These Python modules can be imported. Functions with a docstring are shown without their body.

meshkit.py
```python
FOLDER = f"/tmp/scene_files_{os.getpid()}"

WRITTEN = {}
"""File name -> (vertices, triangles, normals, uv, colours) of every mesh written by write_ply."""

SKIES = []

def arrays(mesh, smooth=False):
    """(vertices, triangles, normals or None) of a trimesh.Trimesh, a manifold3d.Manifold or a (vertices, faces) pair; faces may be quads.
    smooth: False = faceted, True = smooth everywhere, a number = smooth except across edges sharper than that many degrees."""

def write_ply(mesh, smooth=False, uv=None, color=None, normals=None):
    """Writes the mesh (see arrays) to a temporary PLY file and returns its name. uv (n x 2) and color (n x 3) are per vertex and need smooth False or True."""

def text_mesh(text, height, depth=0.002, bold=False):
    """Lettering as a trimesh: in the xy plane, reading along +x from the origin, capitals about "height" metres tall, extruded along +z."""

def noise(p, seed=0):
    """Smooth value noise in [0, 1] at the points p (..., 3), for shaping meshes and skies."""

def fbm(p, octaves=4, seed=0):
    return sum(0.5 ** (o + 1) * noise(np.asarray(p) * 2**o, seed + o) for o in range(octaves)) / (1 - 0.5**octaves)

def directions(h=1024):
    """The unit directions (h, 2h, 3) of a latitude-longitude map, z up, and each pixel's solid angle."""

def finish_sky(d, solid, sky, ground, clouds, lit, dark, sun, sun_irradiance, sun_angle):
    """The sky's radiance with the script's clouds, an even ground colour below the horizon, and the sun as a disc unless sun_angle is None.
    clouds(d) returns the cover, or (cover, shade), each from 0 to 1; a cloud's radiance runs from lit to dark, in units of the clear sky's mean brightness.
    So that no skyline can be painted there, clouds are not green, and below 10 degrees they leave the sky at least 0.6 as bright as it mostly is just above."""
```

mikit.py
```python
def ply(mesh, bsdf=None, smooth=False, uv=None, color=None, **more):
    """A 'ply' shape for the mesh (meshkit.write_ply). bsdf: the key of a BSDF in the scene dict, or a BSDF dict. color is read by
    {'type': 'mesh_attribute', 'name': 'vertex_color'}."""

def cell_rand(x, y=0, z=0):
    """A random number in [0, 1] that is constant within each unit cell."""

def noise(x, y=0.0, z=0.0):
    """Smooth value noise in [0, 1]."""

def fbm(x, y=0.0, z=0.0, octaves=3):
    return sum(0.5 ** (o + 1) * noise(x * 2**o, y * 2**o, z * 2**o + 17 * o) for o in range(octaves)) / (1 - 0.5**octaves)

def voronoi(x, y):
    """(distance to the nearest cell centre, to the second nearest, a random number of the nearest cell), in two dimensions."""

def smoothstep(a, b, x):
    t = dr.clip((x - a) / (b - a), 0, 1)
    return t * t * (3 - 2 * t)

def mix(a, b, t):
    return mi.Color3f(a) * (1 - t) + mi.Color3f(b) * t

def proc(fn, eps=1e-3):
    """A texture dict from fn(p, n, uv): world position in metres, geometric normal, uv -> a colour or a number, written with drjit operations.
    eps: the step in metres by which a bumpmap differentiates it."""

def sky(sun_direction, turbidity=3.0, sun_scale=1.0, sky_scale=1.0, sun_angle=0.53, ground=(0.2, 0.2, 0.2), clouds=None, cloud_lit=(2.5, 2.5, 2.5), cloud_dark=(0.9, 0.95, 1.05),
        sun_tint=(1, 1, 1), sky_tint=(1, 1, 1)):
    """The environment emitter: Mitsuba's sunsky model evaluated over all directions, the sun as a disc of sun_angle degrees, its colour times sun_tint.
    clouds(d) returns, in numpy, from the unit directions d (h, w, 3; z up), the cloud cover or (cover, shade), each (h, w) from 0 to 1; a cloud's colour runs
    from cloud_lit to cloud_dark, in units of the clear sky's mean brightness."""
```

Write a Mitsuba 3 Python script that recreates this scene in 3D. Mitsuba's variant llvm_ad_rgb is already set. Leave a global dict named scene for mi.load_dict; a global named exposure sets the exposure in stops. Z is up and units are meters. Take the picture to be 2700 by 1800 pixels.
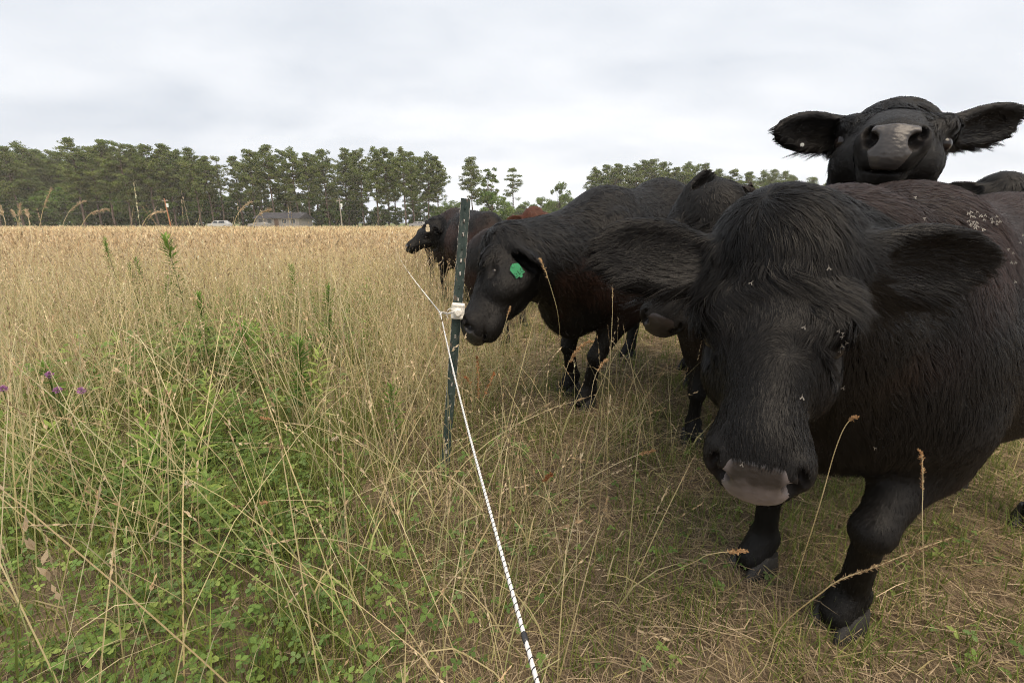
import math
import numpy as np
import trimesh
import mitsuba as mi
import drjit as dr
import mikit
import meshkit
from scipy.spatial import cKDTree, ConvexHull

T = mi.ScalarTransform4f
RNG = np.random.default_rng(7)
scene, labels = {}, {}

# ---------------------------------------------------------------- camera, sky, exposure
EYE_H, FPX, PITCH = 1.15, 1200.0, math.radians(14.57)
SP, CP = math.sin(PITCH), math.cos(PITCH)
EYE = np.array([0.0, 0.0, EYE_H])
scene['camera'] = {
    'type': 'perspective', 'fov': 2 * math.degrees(math.atan(1350 / FPX)), 'fov_axis': 'x', 'near_clip': 0.05, 'far_clip': 3000.0,
    'to_world': T().look_at(origin=EYE.tolist(), target=[0, CP, EYE_H - SP], up=[0, 0, 1])}
exposure = 3.10


def cloud_fn(d):
    el = np.maximum(d[..., 2], 0.0)
    q = np.stack([d[..., 0] / (el + 0.22), d[..., 1] / (el + 0.22), np.zeros_like(el)], -1)
    warp = meshkit.fbm(q * 0.9 + 11.3, 3)[..., None] - 0.5
    a = meshkit.fbm(q * np.array([1.5, 2.6, 1.0]) + warp * 1.2 + 3.7, 5)
    b = meshkit.fbm(q * np.array([0.5, 0.8, 1.0]) + 21.0, 3)
    az = np.arctan2(d[..., 0], np.maximum(d[..., 1], -0.2))
    shade = 0.50 + 1.5 * (a - 0.5) + 1.0 * (b - 0.5) - 0.16 * np.sin(az)
    shade = shade - 0.25 * np.exp(-(el / 0.12) ** 2)
    return np.ones_like(el), np.clip(shade, 0, 1)


scene['sky'] = mikit.sky((0.30, -0.42, 0.85), turbidity=4, sun_scale=0.3, sun_angle=48, clouds=cloud_fn, cloud_lit=(1.24, 1.26, 1.295), cloud_dark=(0.79, 0.855, 0.95), ground=(0.12, 0.11, 0.07))


# ---------------------------------------------------------------- small helpers
def unit(v):
    v = np.asarray(v, float)
    return v / np.maximum(np.linalg.norm(v, axis=-1, keepdims=True), 1e-12)


def ray_dir(px, py):
    """World direction (with unit camera depth) through a photograph position, for measuring where things stand."""
    x, y = (px - 1350) / FPX, -(py - 900) / FPX
    return np.array([x, CP + y * SP, -SP + y * CP])


def at(px, py, z):
    return EYE + z * ray_dir(px, py)


def on_ground(px, py, h=0.0):
    r = ray_dir(px, py)
    return EYE + r * ((h - EYE_H) / r[2])


def at_distance(px, py, dist):
    r = ray_dir(px, py)
    return EYE + r * (dist / r[1])


def numbered(name):
    if name not in scene and name not in labels and not any(k.startswith(name + '__') for k in scene):
        return name
    n = 1
    while True:
        key = f'{name}_{n:03d}'
        if key not in scene and key not in labels and not any(k.startswith(key + '__') for k in scene):
            return key
        n += 1


def tag(key, label=None, cat=None, group=None, kind=None):
    d = {k: v for k, v in (('label', label), ('category', cat), ('group', group), ('kind', kind)) if v}
    labels[key] = d


def add(name, mesh, bsdf, parent=None, smooth=False, color=None, to_world=None):
    key = numbered((parent + '__' if parent else '') + name)
    d = mesh if isinstance(mesh, dict) else mikit.ply(mesh, bsdf, smooth=smooth, color=color)
    if to_world is not None:
        d = {**d, 'to_world': to_world}
    scene[key] = d
    return key


def thing(name, label, cat, group=None):
    key = numbered(name)
    tag(key, label, cat, group)
    return key


def mat(name, **kw):
    inner = {'type': 'principled', **kw}
    scene[name] = {'type': 'twosided', 'bsdf': inner}
    return name


def rgb(*c):
    return {'type': 'rgb', 'value': list(c)}


VC = {'type': 'mesh_attribute', 'name': 'vertex_color'}
mat('fur_mat', base_color=VC, roughness=0.46, specular=0.19)
mat('skin_mat', base_color=VC, roughness=0.7, specular=0.3)
mat('nose_mat', base_color=VC, roughness=0.36, specular=0.5)
mat('eye_mat', base_color=rgb(0.012, 0.008, 0.007), roughness=0.07, specular=0.45)
mat('hoof_mat', base_color=rgb(0.022, 0.020, 0.018), roughness=0.65)
scene['straw_mat'] = {'type': 'principledthin', 'base_color': VC, 'roughness': 0.5, 'diff_trans': 0.7, 'spec_trans': 0.0}
scene['leaf_mat'] = {'type': 'principledthin', 'base_color': VC, 'roughness': 0.55, 'diff_trans': 0.7, 'spec_trans': 0.0}
scene['needle_mat'] = {'type': 'principledthin', 'base_color': VC, 'roughness': 0.7, 'diff_trans': 1.0, 'spec_trans': 0.0}
mat('paint_mat', base_color=VC, roughness=0.45)


def soil_color(p, n, uv):
    a = mikit.fbm(p.x * 3.1, p.y * 3.1, 0.0, 4)
    b = mikit.fbm(p.x * 41.0, p.y * 41.0, 3.0, 3)
    c = mikit.noise(p.x * 260.0, p.y * 260.0, 5.0)
    far = mikit.smoothstep(4.0, 14.0, p.y)
    near = mikit.mix((0.085, 0.066, 0.046), (0.21, 0.16, 0.105), dr.clip(0.55 * a + 0.9 * (b - 0.3) + 0.25 * c, 0, 1))
    straw = mikit.mix((0.44, 0.36, 0.20), (0.56, 0.46, 0.27), dr.clip(1.4 * (mikit.fbm(p.x * 0.35, p.y * 0.35, 1.0, 3) - 0.15), 0, 1))
    lawn = mikit.mix((0.075, 0.09, 0.04), (0.12, 0.13, 0.06), mikit.fbm(p.x * 0.2, p.y * 0.2, 2.0, 3))
    return mikit.mix(mikit.mix(near, straw, far), lawn, mikit.smoothstep(103.0, 109.0, p.y))


scene['soil_mat'] = {'type': 'twosided', 'bsdf': {'type': 'principled', 'base_color': mikit.proc(soil_color), 'roughness': 0.9, 'specular': 0.1}}


def bark_color(p, n, uv):
    a = mikit.fbm(p.x * 3.0, p.y * 3.0, p.z * 1.2, 3)
    return mikit.mix((0.06, 0.047, 0.04), (0.17, 0.13, 0.11), dr.clip(1.5 * (a - 0.15), 0, 1))


scene['bark_mat'] = {'type': 'twosided', 'bsdf': {'type': 'principled', 'base_color': mikit.proc(bark_color), 'roughness': 0.9, 'specular': 0.1}}


# ---------------------------------------------------------------- mesh helpers
def tube(points, radii, sides=6, cap=True):
    pts = np.asarray(points, float)
    radii = np.broadcast_to(np.asarray(radii, float), (len(pts),))
    tan = unit(np.gradient(pts, axis=0))
    ref = np.array([0, 0, 1.0]) if abs(tan[:, 2]).mean() < 0.9 else np.array([1.0, 0, 0])
    u = unit(np.cross(tan, ref))
    w = np.cross(tan, u)
    ang = np.arange(sides) * 2 * math.pi / sides
    v = pts[:, None] + radii[:, None, None] * (np.cos(ang)[None, :, None] * u[:, None] + np.sin(ang)[None, :, None] * w[:, None])
    i, j = np.meshgrid(np.arange(len(pts) - 1), np.arange(sides), indexing='ij')
    a, b = i * sides + j, i * sides + (j + 1) % sides
    q = np.stack([a, b, b + sides, a + sides], -1).reshape(-1, 4)
    f = np.vstack([q[:, [0, 2, 1]], q[:, [0, 3, 2]]])
    v = v.reshape(-1, 3)
    if cap:
        n = len(v)
        v = np.vstack([v, pts[0], pts[-1]])
        k = np.arange(sides)
        f = np.vstack([f, np.stack([k * 0 + n, (k), (k + 1) % sides], 1), np.stack([k * 0 + n + 1, (k + 1) % sides + n - sides, k + n - sides], 1)])
    return v, f


def join(parts):
    vs, fs, o = [], [], 0
    for p in parts:
        v, f = (np.asarray(p.vertices), np.asarray(p.faces)) if hasattr(p, 'faces') else p[:2]
        vs.append(v)
        fs.append(f + o)
        o += len(v)
    return np.vstack(vs), np.vstack(fs)


def joinc(parts):
    v, f = join(parts)
    return v, f, np.vstack([p[2] for p in parts])


def box(c, s, rot=None):
    m = trimesh.creation.box(extents=s)
    v = np.asarray(m.vertices)
    if rot is not None:
        v = v @ np.asarray(rot).T
    return v + np.asarray(c), np.asarray(m.faces)


def rotz(a):
    c, s = math.cos(a), math.sin(a)
    return np.array([[c, -s, 0], [s, c, 0], [0, 0, 1.0]])


def ribbons(P, side, width, C):
    """Strips: P (n, k, 3) centre lines, side (n, 3) or (n, k, 3) unit width directions, width (n, k) with the last one a point, C (n, k, 3)."""
    n, k = P.shape[:2]
    if side.ndim == 2:
        side = np.broadcast_to(side[:, None], P.shape)
    off = side * width[..., None] * 0.5
    L, R = P[:, :-1] - off[:, :-1], P[:, :-1] + off[:, :-1]
    V = np.concatenate([np.stack([L, R], 2).reshape(n, -1, 3), P[:, -1:]], 1)
    CC = np.concatenate([np.repeat(C[:, :-1], 2, 1), C[:, -1:]], 1)
    m = 2 * (k - 1) + 1
    f = []
    for j in range(k - 2):
        f += [[2 * j, 2 * j + 1, 2 * j + 3], [2 * j, 2 * j + 3, 2 * j + 2]]
    f.append([2 * (k - 2), 2 * (k - 2) + 1, m - 1])
    F = (np.array(f)[None] + (np.arange(n) * m)[:, None, None]).reshape(-1, 3)
    return V.reshape(-1, 3), F, CC.reshape(-1, 3)


def blades(base, height, lean_dir, lean, width, c0, c1, k=4, bend=1.6, tip=1.0):
    n = len(base)
    t = np.linspace(0, 1, k)[None, :]
    lean = np.broadcast_to(lean, (n,))[:, None]
    horiz = height[:, None] * lean * t ** np.broadcast_to(bend, (n,))[:, None]
    up = height[:, None] * t * np.sqrt(np.maximum(1 - (np.minimum(lean, 1.2) * t * 0.8) ** 2, 0.03))
    P = np.empty((n, k, 3))
    P[..., 0] = base[:, None, 0] + lean_dir[:, None, 0] * horiz
    P[..., 1] = base[:, None, 1] + lean_dir[:, None, 1] * horiz
    P[..., 2] = base[:, None, 2] + up
    a = RNG.uniform(0, 2 * math.pi, n)
    side = np.stack([np.cos(a), np.sin(a), 0 * a], 1)
    w = width[:, None] * (1 - (1 - 0.55 * tip) * t ** 1.5)
    C = c0[:, None] * (1 - t[..., None]) + c1[:, None] * t[..., None]
    return P, ribbons(P, side, w, C)


def circ(n):
    a = RNG.uniform(0, 2 * math.pi, n)
    return np.stack([np.cos(a), np.sin(a)], 1)


def pick(cols, n, jit=0.15):
    c = np.asarray(cols)[RNG.integers(0, len(cols), n)]
    return c * (1 + RNG.normal(0, jit, (n, 1))).clip(0.4, 1.7)


# ---------------------------------------------------------------- ground
def ground_z(x, y):
    p = np.stack([np.asarray(x) * 1.7, np.asarray(y) * 1.7, np.zeros_like(x)], -1)
    return 0.05 * (meshkit.fbm(p, 3, 3) - 0.5) + 0.02 * (meshkit.noise(p * 6, 9) - 0.5)


FENCE_A, FENCE_B = np.array([-0.31, 1.88]), np.array([-5.03, 19.5])


def fence_side(x, y):
    """Signed distance in metres to the fence line, positive on the cows' side."""
    d = unit(FENCE_B - FENCE_A)
    return (x - FENCE_A[0]) * d[1] - (y - FENCE_A[1]) * d[0]


gx = np.unique(np.concatenate([np.linspace(-900, -60, 12), np.linspace(-60, -5, 40), np.linspace(-5, 5, 120), np.linspace(5, 60, 40), np.linspace(60, 900, 12)]))
gy = np.unique(np.concatenate([np.linspace(-300, -6, 10), np.linspace(-6, 0, 12), np.linspace(0, 8, 96), np.linspace(8, 60, 50), np.linspace(60, 1500, 14)]))
X, Y = np.meshgrid(gx, gy, indexing='ij')
Z = ground_z(X, Y) * np.clip(1 - (np.hypot(X, Y) - 30) / 100, 0, 1)
idx = np.arange(X.size).reshape(X.shape)
q = np.stack([idx[:-1, :-1], idx[1:, :-1], idx[1:, 1:], idx[:-1, 1:]], -1).reshape(-1, 4)
add('ground', (np.stack([X, Y, Z], -1).reshape(-1, 3), np.vstack([q[:, [0, 1, 2]], q[:, [0, 2, 3]]])), 'soil_mat', smooth=True)
tag('ground', 'broad flat pasture soil under the grass', None, None, 'structure')


def ramp(a, b, x):
    t = np.clip((x - a) / (b - a), 0, 1)
    return t * t * (3 - 2 * t)


NT = {}


# ---------------------------------------------------------------- trees beyond the field
def leaf_cloud(centres, radii, per, size, slender, cols, rng, jit=0.22):
    """Many small leaf-sized faces scattered in flattened clumps; returns (v, f, c)."""
    n = len(centres) * per
    k = np.repeat(np.arange(len(centres)), per)
    u = unit(rng.normal(size=(n, 3))) * rng.uniform(0.25, 1.0, (n, 1)) ** 0.6
    p = centres[k] + u * radii[k]
    a = unit(rng.normal(size=(n, 3)) * np.array([1, 1, 0.55]) + u * 0.7)
    b = unit(np.cross(a, rng.normal(size=(n, 3))))
    s = size * rng.uniform(0.6, 1.35, (n, 1))
    v = np.stack([p - a * s * 0.5 - b * s * slender, p - a * s * 0.5 + b * s * slender, p + a * s * 0.6], 1).reshape(-1, 3)
    clump = np.asarray(cols)[rng.integers(0, len(cols), len(centres))]
    c = clump[k] * (1 + rng.normal(0, jit, (n, 1))).clip(0.35, 1.9)
    return v, np.arange(3 * n).reshape(-1, 3), np.repeat(c, 3, 0)


PINE = [(0.15, 0.20, 0.068), (0.17, 0.22, 0.074), (0.185, 0.23, 0.08), (0.135, 0.178, 0.066), (0.195, 0.235, 0.084)]
BROAD = [(0.135, 0.22, 0.06), (0.15, 0.24, 0.065), (0.12, 0.20, 0.06), (0.17, 0.25, 0.07)]
PALE = [(0.16, 0.23, 0.068), (0.18, 0.245, 0.072), (0.14, 0.205, 0.062)]


def pine_template(seed, crown_from=0.42, width=2.9, per=46, limbs=64, sparse=1.0):
    """A loblolly pine 18 m tall: bare tapered trunk, upswept limbs, flattened needle clumps."""
    rng = np.random.default_rng(seed)
    Ht = 18.0
    t = np.linspace(0, 1, 9)
    sway = np.cumsum(rng.normal(0, 0.10, (9, 2)), 0)
    P = np.column_stack([sway[:, 0], sway[:, 1], t * Ht * 0.985])
    parts = [tube(P, 0.19 * (1 - t) ** 0.8 + 0.03, 7)]
    cs, rs = [], []
    for i in range(limbs):
        h = crown_from + (1 - crown_from) * ((i + rng.uniform(0, 1)) / limbs) ** 0.85
        prof = math.sin(min(1.0, (h - crown_from) / (1 - crown_from) * 0.86 + 0.20) * math.pi * 0.92)
        reach = width * max(prof, 0.18) * rng.uniform(0.55, 1.2)
        a = rng.uniform(0, 2 * math.pi)
        z0 = h * Ht * 0.96
        base = np.array([np.interp(h, t, sway[:, 0]), np.interp(h, t, sway[:, 1]), z0])
        rise = reach * rng.uniform(0.02, 0.5)
        mid = base + np.array([math.cos(a) * reach * 0.55, math.sin(a) * reach * 0.55, rise * 0.35])
        tip = base + np.array([math.cos(a) * reach, math.sin(a) * reach, rise])
        parts.append(tube([base, mid, tip], [0.055, 0.035, 0.012], 4, cap=False))
        for w in ((1.0,), (0.62, 1.0), (0.45, 0.75, 1.0))[min(2, int(reach / 1.1))]:
            if rng.uniform() > sparse:
                continue
            c = base + (tip - base) * w + rng.normal(0, 0.22, 3)
            cs.append(c)
            r = rng.uniform(0.5, 0.9)
            rs.append([r * 1.1, r * 1.1, r * 0.6])
    for _ in range(5):
        cs.append(np.array([sway[-1, 0], sway[-1, 1], Ht - 0.4]) + rng.normal(0, 0.45, 3) * np.array([1, 1, 0.5]))
        rs.append([0.7, 0.7, 0.5])
    return join(parts), leaf_cloud(np.array(cs), np.array(rs), per, 0.44, 0.22, PINE, rng)


def broad_template(seed, Ht=7.0, width=3.0, base=0.12, clumps=60, per=90, cols=BROAD, size=0.36, trunk=0.12, open_=0.85):
    rng = np.random.default_rng(seed)
    t = np.linspace(0, 1, 6)
    P = np.column_stack([np.cumsum(rng.normal(0, 0.08, 6)), np.cumsum(rng.normal(0, 0.08, 6)), t * Ht * 0.8])
    parts = [tube(P, trunk * (1 - 0.8 * t), 6)]
    cs, rs = [], []
    for i in range(clumps):
        u = unit(rng.normal(size=3))
        rr = rng.uniform(0.35, 1.0) ** 0.5
        c = np.array([u[0] * width * rr, u[1] * width * rr, Ht * (base + (1 - base) * 0.5) + u[2] * Ht * (1 - base) * 0.48 * rr])
        cs.append(c)
        r = width * rng.uniform(0.2, 0.36) * open_
        rs.append([r, r, r * 0.7])
        if i % 2 == 0:
            j = rng.integers(1, 5)
            parts.append(tube([P[j], (P[j] + c) / 2 + [0, 0, -0.1], c], [trunk * 0.4, trunk * 0.25, 0.01], 4, cap=False))
    return join(parts), leaf_cloud(np.array(cs), np.array(rs), per, size, 0.3, cols, rng)


TREE_KINDS = [0]


def plies(tpl):
    """A tree kind as two shapegroups, trunk and crown, that every tree of the kind stands as an instance of."""
    wood, crown = tpl
    TREE_KINDS[0] += 1
    a, b = f'wood_kind_{TREE_KINDS[0]}', f'leaf_kind_{TREE_KINDS[0]}'
    scene[a] = {'type': 'shapegroup', 'wood': mikit.ply(wood, 'bark_mat', smooth=True)}
    scene[b] = {'type': 'shapegroup', 'leaves': mikit.ply(crown[:2], 'needle_mat', color=crown[2])}
    return {'type': 'instance', 'kind': {'type': 'ref', 'id': a}}, {'type': 'instance', 'kind': {'type': 'ref', 'id': b}}


PINES = [plies(pine_template(101 + i, cf, w, sparse=s)) for i, (cf, w, s) in enumerate(((0.34, 3.1, 1.0), (0.40, 2.8, 0.95), (0.30, 3.3, 1.0), (0.44, 2.7, 0.92), (0.36, 2.7, 1.0), (0.27, 3.2, 1.0)))]
THIN_PINE = plies(pine_template(131, 0.52, 2.2, limbs=24, sparse=0.8))
BUSHES = [plies(broad_template(151 + i, 7.0, w, b)) for i, (w, b) in enumerate(((3.0, 0.03), (2.6, 0.05), (3.4, 0.02), (2.4, 0.1)))]
PALE_BUSH = [plies(broad_template(171 + i, 7.0, 3.2, 0.04, cols=PALE)) for i in range(2)]
LIGHT_TREE = plies(broad_template(181, 15.0, 2.6, 0.33, clumps=52, per=60, cols=PALE, size=0.4, trunk=0.16, open_=0.8))
tree_count = 0


def plant_tree(kind, px, top_py, dist, tpl, tpl_h, label, cat, group=None, wide=1.0, lean=0.0):
    global tree_count
    tree_count += 1
    top = at_distance(px, top_py, dist)
    s = top[2] / tpl_h
    k = thing(kind, label, cat, group)
    m = T().translate([float(top[0]), float(top[1]), -0.1]).rotate([0, 1, 0], lean).rotate([0, 0, 1], float(tree_count * 77 % 360)).scale([s * wide, s * wide, s])
    add('trunk', tpl[0], None, k, to_world=m)
    add('crown', tpl[1], None, k, to_world=m)
    return k


ORD = 'first second third fourth fifth sixth seventh eighth ninth tenth eleventh twelfth thirteenth fourteenth fifteenth sixteenth seventeenth eighteenth nineteenth twentieth twenty-first twenty-second twenty-third twenty-fourth twenty-fifth twenty-sixth'.split()


def ranked(row, i, what):
    n = sorted(p[0] for p in row).index(row[i][0])
    return f'{what}, {ORD[n]} from its left end'


G1 = 'pines of the left stand'
row = [(-60, 380), (12, 386), (48, 378), (95, 396), (170, 364), (135, 398), (222, 384), (256, 367), (205, 400), (302, 377), (340, 382), (280, 398), (382, 380), (424, 378), (362, 402), (462, 398), (500, 391), (535, 412)]
rr = np.random.default_rng(3)
for i, (x, y) in enumerate(row):
    special = {4: 'tallest bushy pine of the left stand, its pale slanting trunk bare below the crown', 7: 'pointed pine rising right of the tallest one in the left stand', 13: 'round topped pine directly above the brown utility pole'}.get(i)
    plant_tree('pine_tree', x, y, 112 + rr.uniform(-5, 5) + (9 if i in (3, 5, 8, 11, 14) else 0), PINES[(i * 5 + 2) % 6], 18, special or ranked(row, i, 'tall pine in the front row of the dense left stand'), 'pine tree', G1, wide=1.1)
for i, x in enumerate(range(-70, 545, 33)):
    plant_tree('pine_tree', x + rr.uniform(-8, 8), rr.uniform(398, 425), 130 + rr.uniform(-5, 8), PINES[(i * 5 + 1) % 6], 18, 'pine half hidden in the second row of the left stand', 'pine tree', 'second row of the left stand', wide=1.25)
plant_tree('pine_tree', 566, 412, 116, THIN_PINE, 18, 'thin sparse pine standing alone at the right end of the left stand', 'pine tree')
G2 = 'pines of the middle stand'
row = [(618, 412), (650, 392), (700, 383), (668, 402), (735, 398), (766, 392), (800, 402), (852, 393), (822, 408), (905, 391), (946, 395), (985, 391), (925, 402), (1010, 389), (1060, 390), (1035, 402), (1083, 402), (1124, 404), (1152, 412), (1100, 412)]
for i, (x, y) in enumerate(row):
    special = {0: 'wide leaning pine at the left edge of the middle stand', 2: 'tallest pine of the middle stand, round topped, left of the house roof', 18: 'broad pine at the right edge of the middle stand, branches reaching right'}.get(i)
    plant_tree('pine_tree', x, y, 118 + rr.uniform(-6, 6) + (8 if i in (3, 8, 12, 15, 19) else 0), PINES[(i * 7 + 1) % 6], 18, special or ranked(row, i, 'tall pine of the middle stand by the low house'), 'pine tree', G2, wide=1.0)
plant_tree('pine_tree', 1243, 415, 112, PINES[3], 18, 'lone tall pine rising just right of the green fence post', 'pine tree', wide=1.0)
plant_tree('pine_tree', 1350, 443, 120, THIN_PINE, 18, 'lone slim pine above the red brown cow', 'pine tree', wide=1.35)
plant_tree('leafy_tree', 1290, 436, 116, LIGHT_TREE, 15, 'pale green leafy tree with a whitish trunk between two lone pines', 'tree', wide=1.0)
G3 = 'pines of the right stand'
row = [(1572, 442), (1600, 433), (1625, 431), (1652, 440), (1678, 434), (1702, 423), (1724, 421), (1756, 426), (1790, 440), (1817, 430), (1838, 436), (1864, 432), (1892, 446), (1936, 446), (1980, 453), (2018, 451), (2044, 448), (2068, 452), (2090, 462), (2142, 466), (2182, 475), (2225, 478)]
for i, (x, y) in enumerate(row):
    special = {9: 'slim pointed distant pine directly left of the upright ear of the cow behind', 16: 'distant round topped pine above the shaggy poll of the front cow'}.get(i)
    plant_tree('pine_tree', x, y, 150 + rr.uniform(-6, 6), PINES[(i * 5 + 3) % 6], 18, special or ranked(row, i, 'distant pine of the right stand above the cows'), 'pine tree', G3, wide=1.15)
LB1 = 'dark leafy understory tree below the pines of the left stand'
for i, x in enumerate(np.linspace(-50, 550, 26)):
    plant_tree('leafy_tree', x + rr.uniform(-8, 8), 500 + rr.uniform(-24, 24), 116 + rr.uniform(-4, 6), BUSHES[i % 4], 7, LB1, 'tree', 'understory trees of the left stand', wide=1.1)
LB2 = 'green leafy tree below the middle pines'
row = ((575, 535), (605, 520), (640, 515), (680, 522), (745, 515), (790, 520), (835, 520), (860, 545), (890, 510), (930, 528), (965, 560), (1000, 555), (1040, 555), (1085, 548), (1120, 545), (1155, 555), (1180, 570), (880, 560), (915, 555))
for i, (x, y) in enumerate(row):
    plant_tree('leafy_tree', x, y - 14, 122 + rr.uniform(-3, 6), BUSHES[(i * 3) % 4], 7, ranked(row, i, LB2), 'tree', 'leafy trees below the middle stand', wide=1.0)
plant_tree('leafy_tree', 1000, 538, 119, PALE_BUSH[0], 7, 'yellowish green shrubby tree below the right half of the middle stand', 'tree', wide=0.9)
plant_tree('leafy_tree', 1296, 500, 113, BUSHES[2], 7, 'dense dark green tree at the foot of the pale leafy tree', 'tree', wide=1.1)
plant_tree('leafy_tree', 1476, 481, 150, PALE_BUSH[1], 7, 'bright green rounded tree above the neck of the grazing cow', 'tree', wide=0.62)
row = ((1185, 528), (1215, 532), (1335, 540), (1375, 538), (1395, 530), (1430, 520), (1450, 528), (1500, 520), (1530, 525))
for i, (x, y) in enumerate(row):
    plant_tree('leafy_tree', x, y, 165 + 3 * i, PALE_BUSH[i % 2], 7, ranked(row, i, 'hazy pale green tree low between the stands'), 'tree', 'low trees between the stands', wide=1.2)
for i, x in enumerate(range(1570, 2230, 42)):
    plant_tree('leafy_tree', x, 540 + rr.uniform(-8, 8), 160, BUSHES[i % 4], 7, 'low green tree beneath the distant right stand', 'tree', 'low trees under the right stand', wide=1.3)

# ---------------------------------------------------------------- house, vehicles, poles, wires
def flat(c, n):
    return np.tile(np.asarray(c, float), (n, 1))


def painted(name, m, c, parent=None, smooth=False):
    return add(name, m, 'paint_mat', parent, smooth=smooth, color=flat(c, len(m[0])))


house = thing('house', 'low white house with a dark grey gable roof under the middle pines', 'house')
hp = at_distance(752, 590, 110)
hx, hy = hp[0], hp[1]
W2, D2, EV, RG = 4.9, 3.6, 2.2, 3.5
painted('wall', box((hx, hy, EV / 2), (2 * W2, 2 * D2, EV)), (0.27, 0.26, 0.25), house)
rv = np.array([[hx - W2 - .4, hy - D2 - .5, EV - .1], [hx + W2 + .4, hy - D2 - .5, EV - .1], [hx + W2 + .4, hy + D2 + .5, EV - .1], [hx - W2 - .4, hy + D2 + .5, EV - .1], [hx - W2 - .4, hy, RG], [hx + W2 + .4, hy, RG]])
rv = np.vstack([rv, rv[:4] + [0, 0, 0.12]])
hull = trimesh.Trimesh(rv, process=False).convex_hull
painted('roof', (np.asarray(hull.vertices), np.asarray(hull.faces)), (0.055, 0.055, 0.065), house)
for k, dx in enumerate((-3.7, -1.7, 1.6, 3.6)):
    w = painted('window', box((hx + dx, hy - D2 - 0.03, 1.55), (1.15, 0.10, 1.05)), (0.42, 0.42, 0.42), house)
    painted('pane', box((hx + dx, hy - D2 - 0.09, 1.55), (0.95, 0.05, 0.85)), (0.07, 0.08, 0.09), w)
painted('door', box((hx - 0.2, hy - D2 - 0.03, 1.05), (0.95, 0.08, 2.05)), (0.12, 0.08, 0.06), house)


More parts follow.
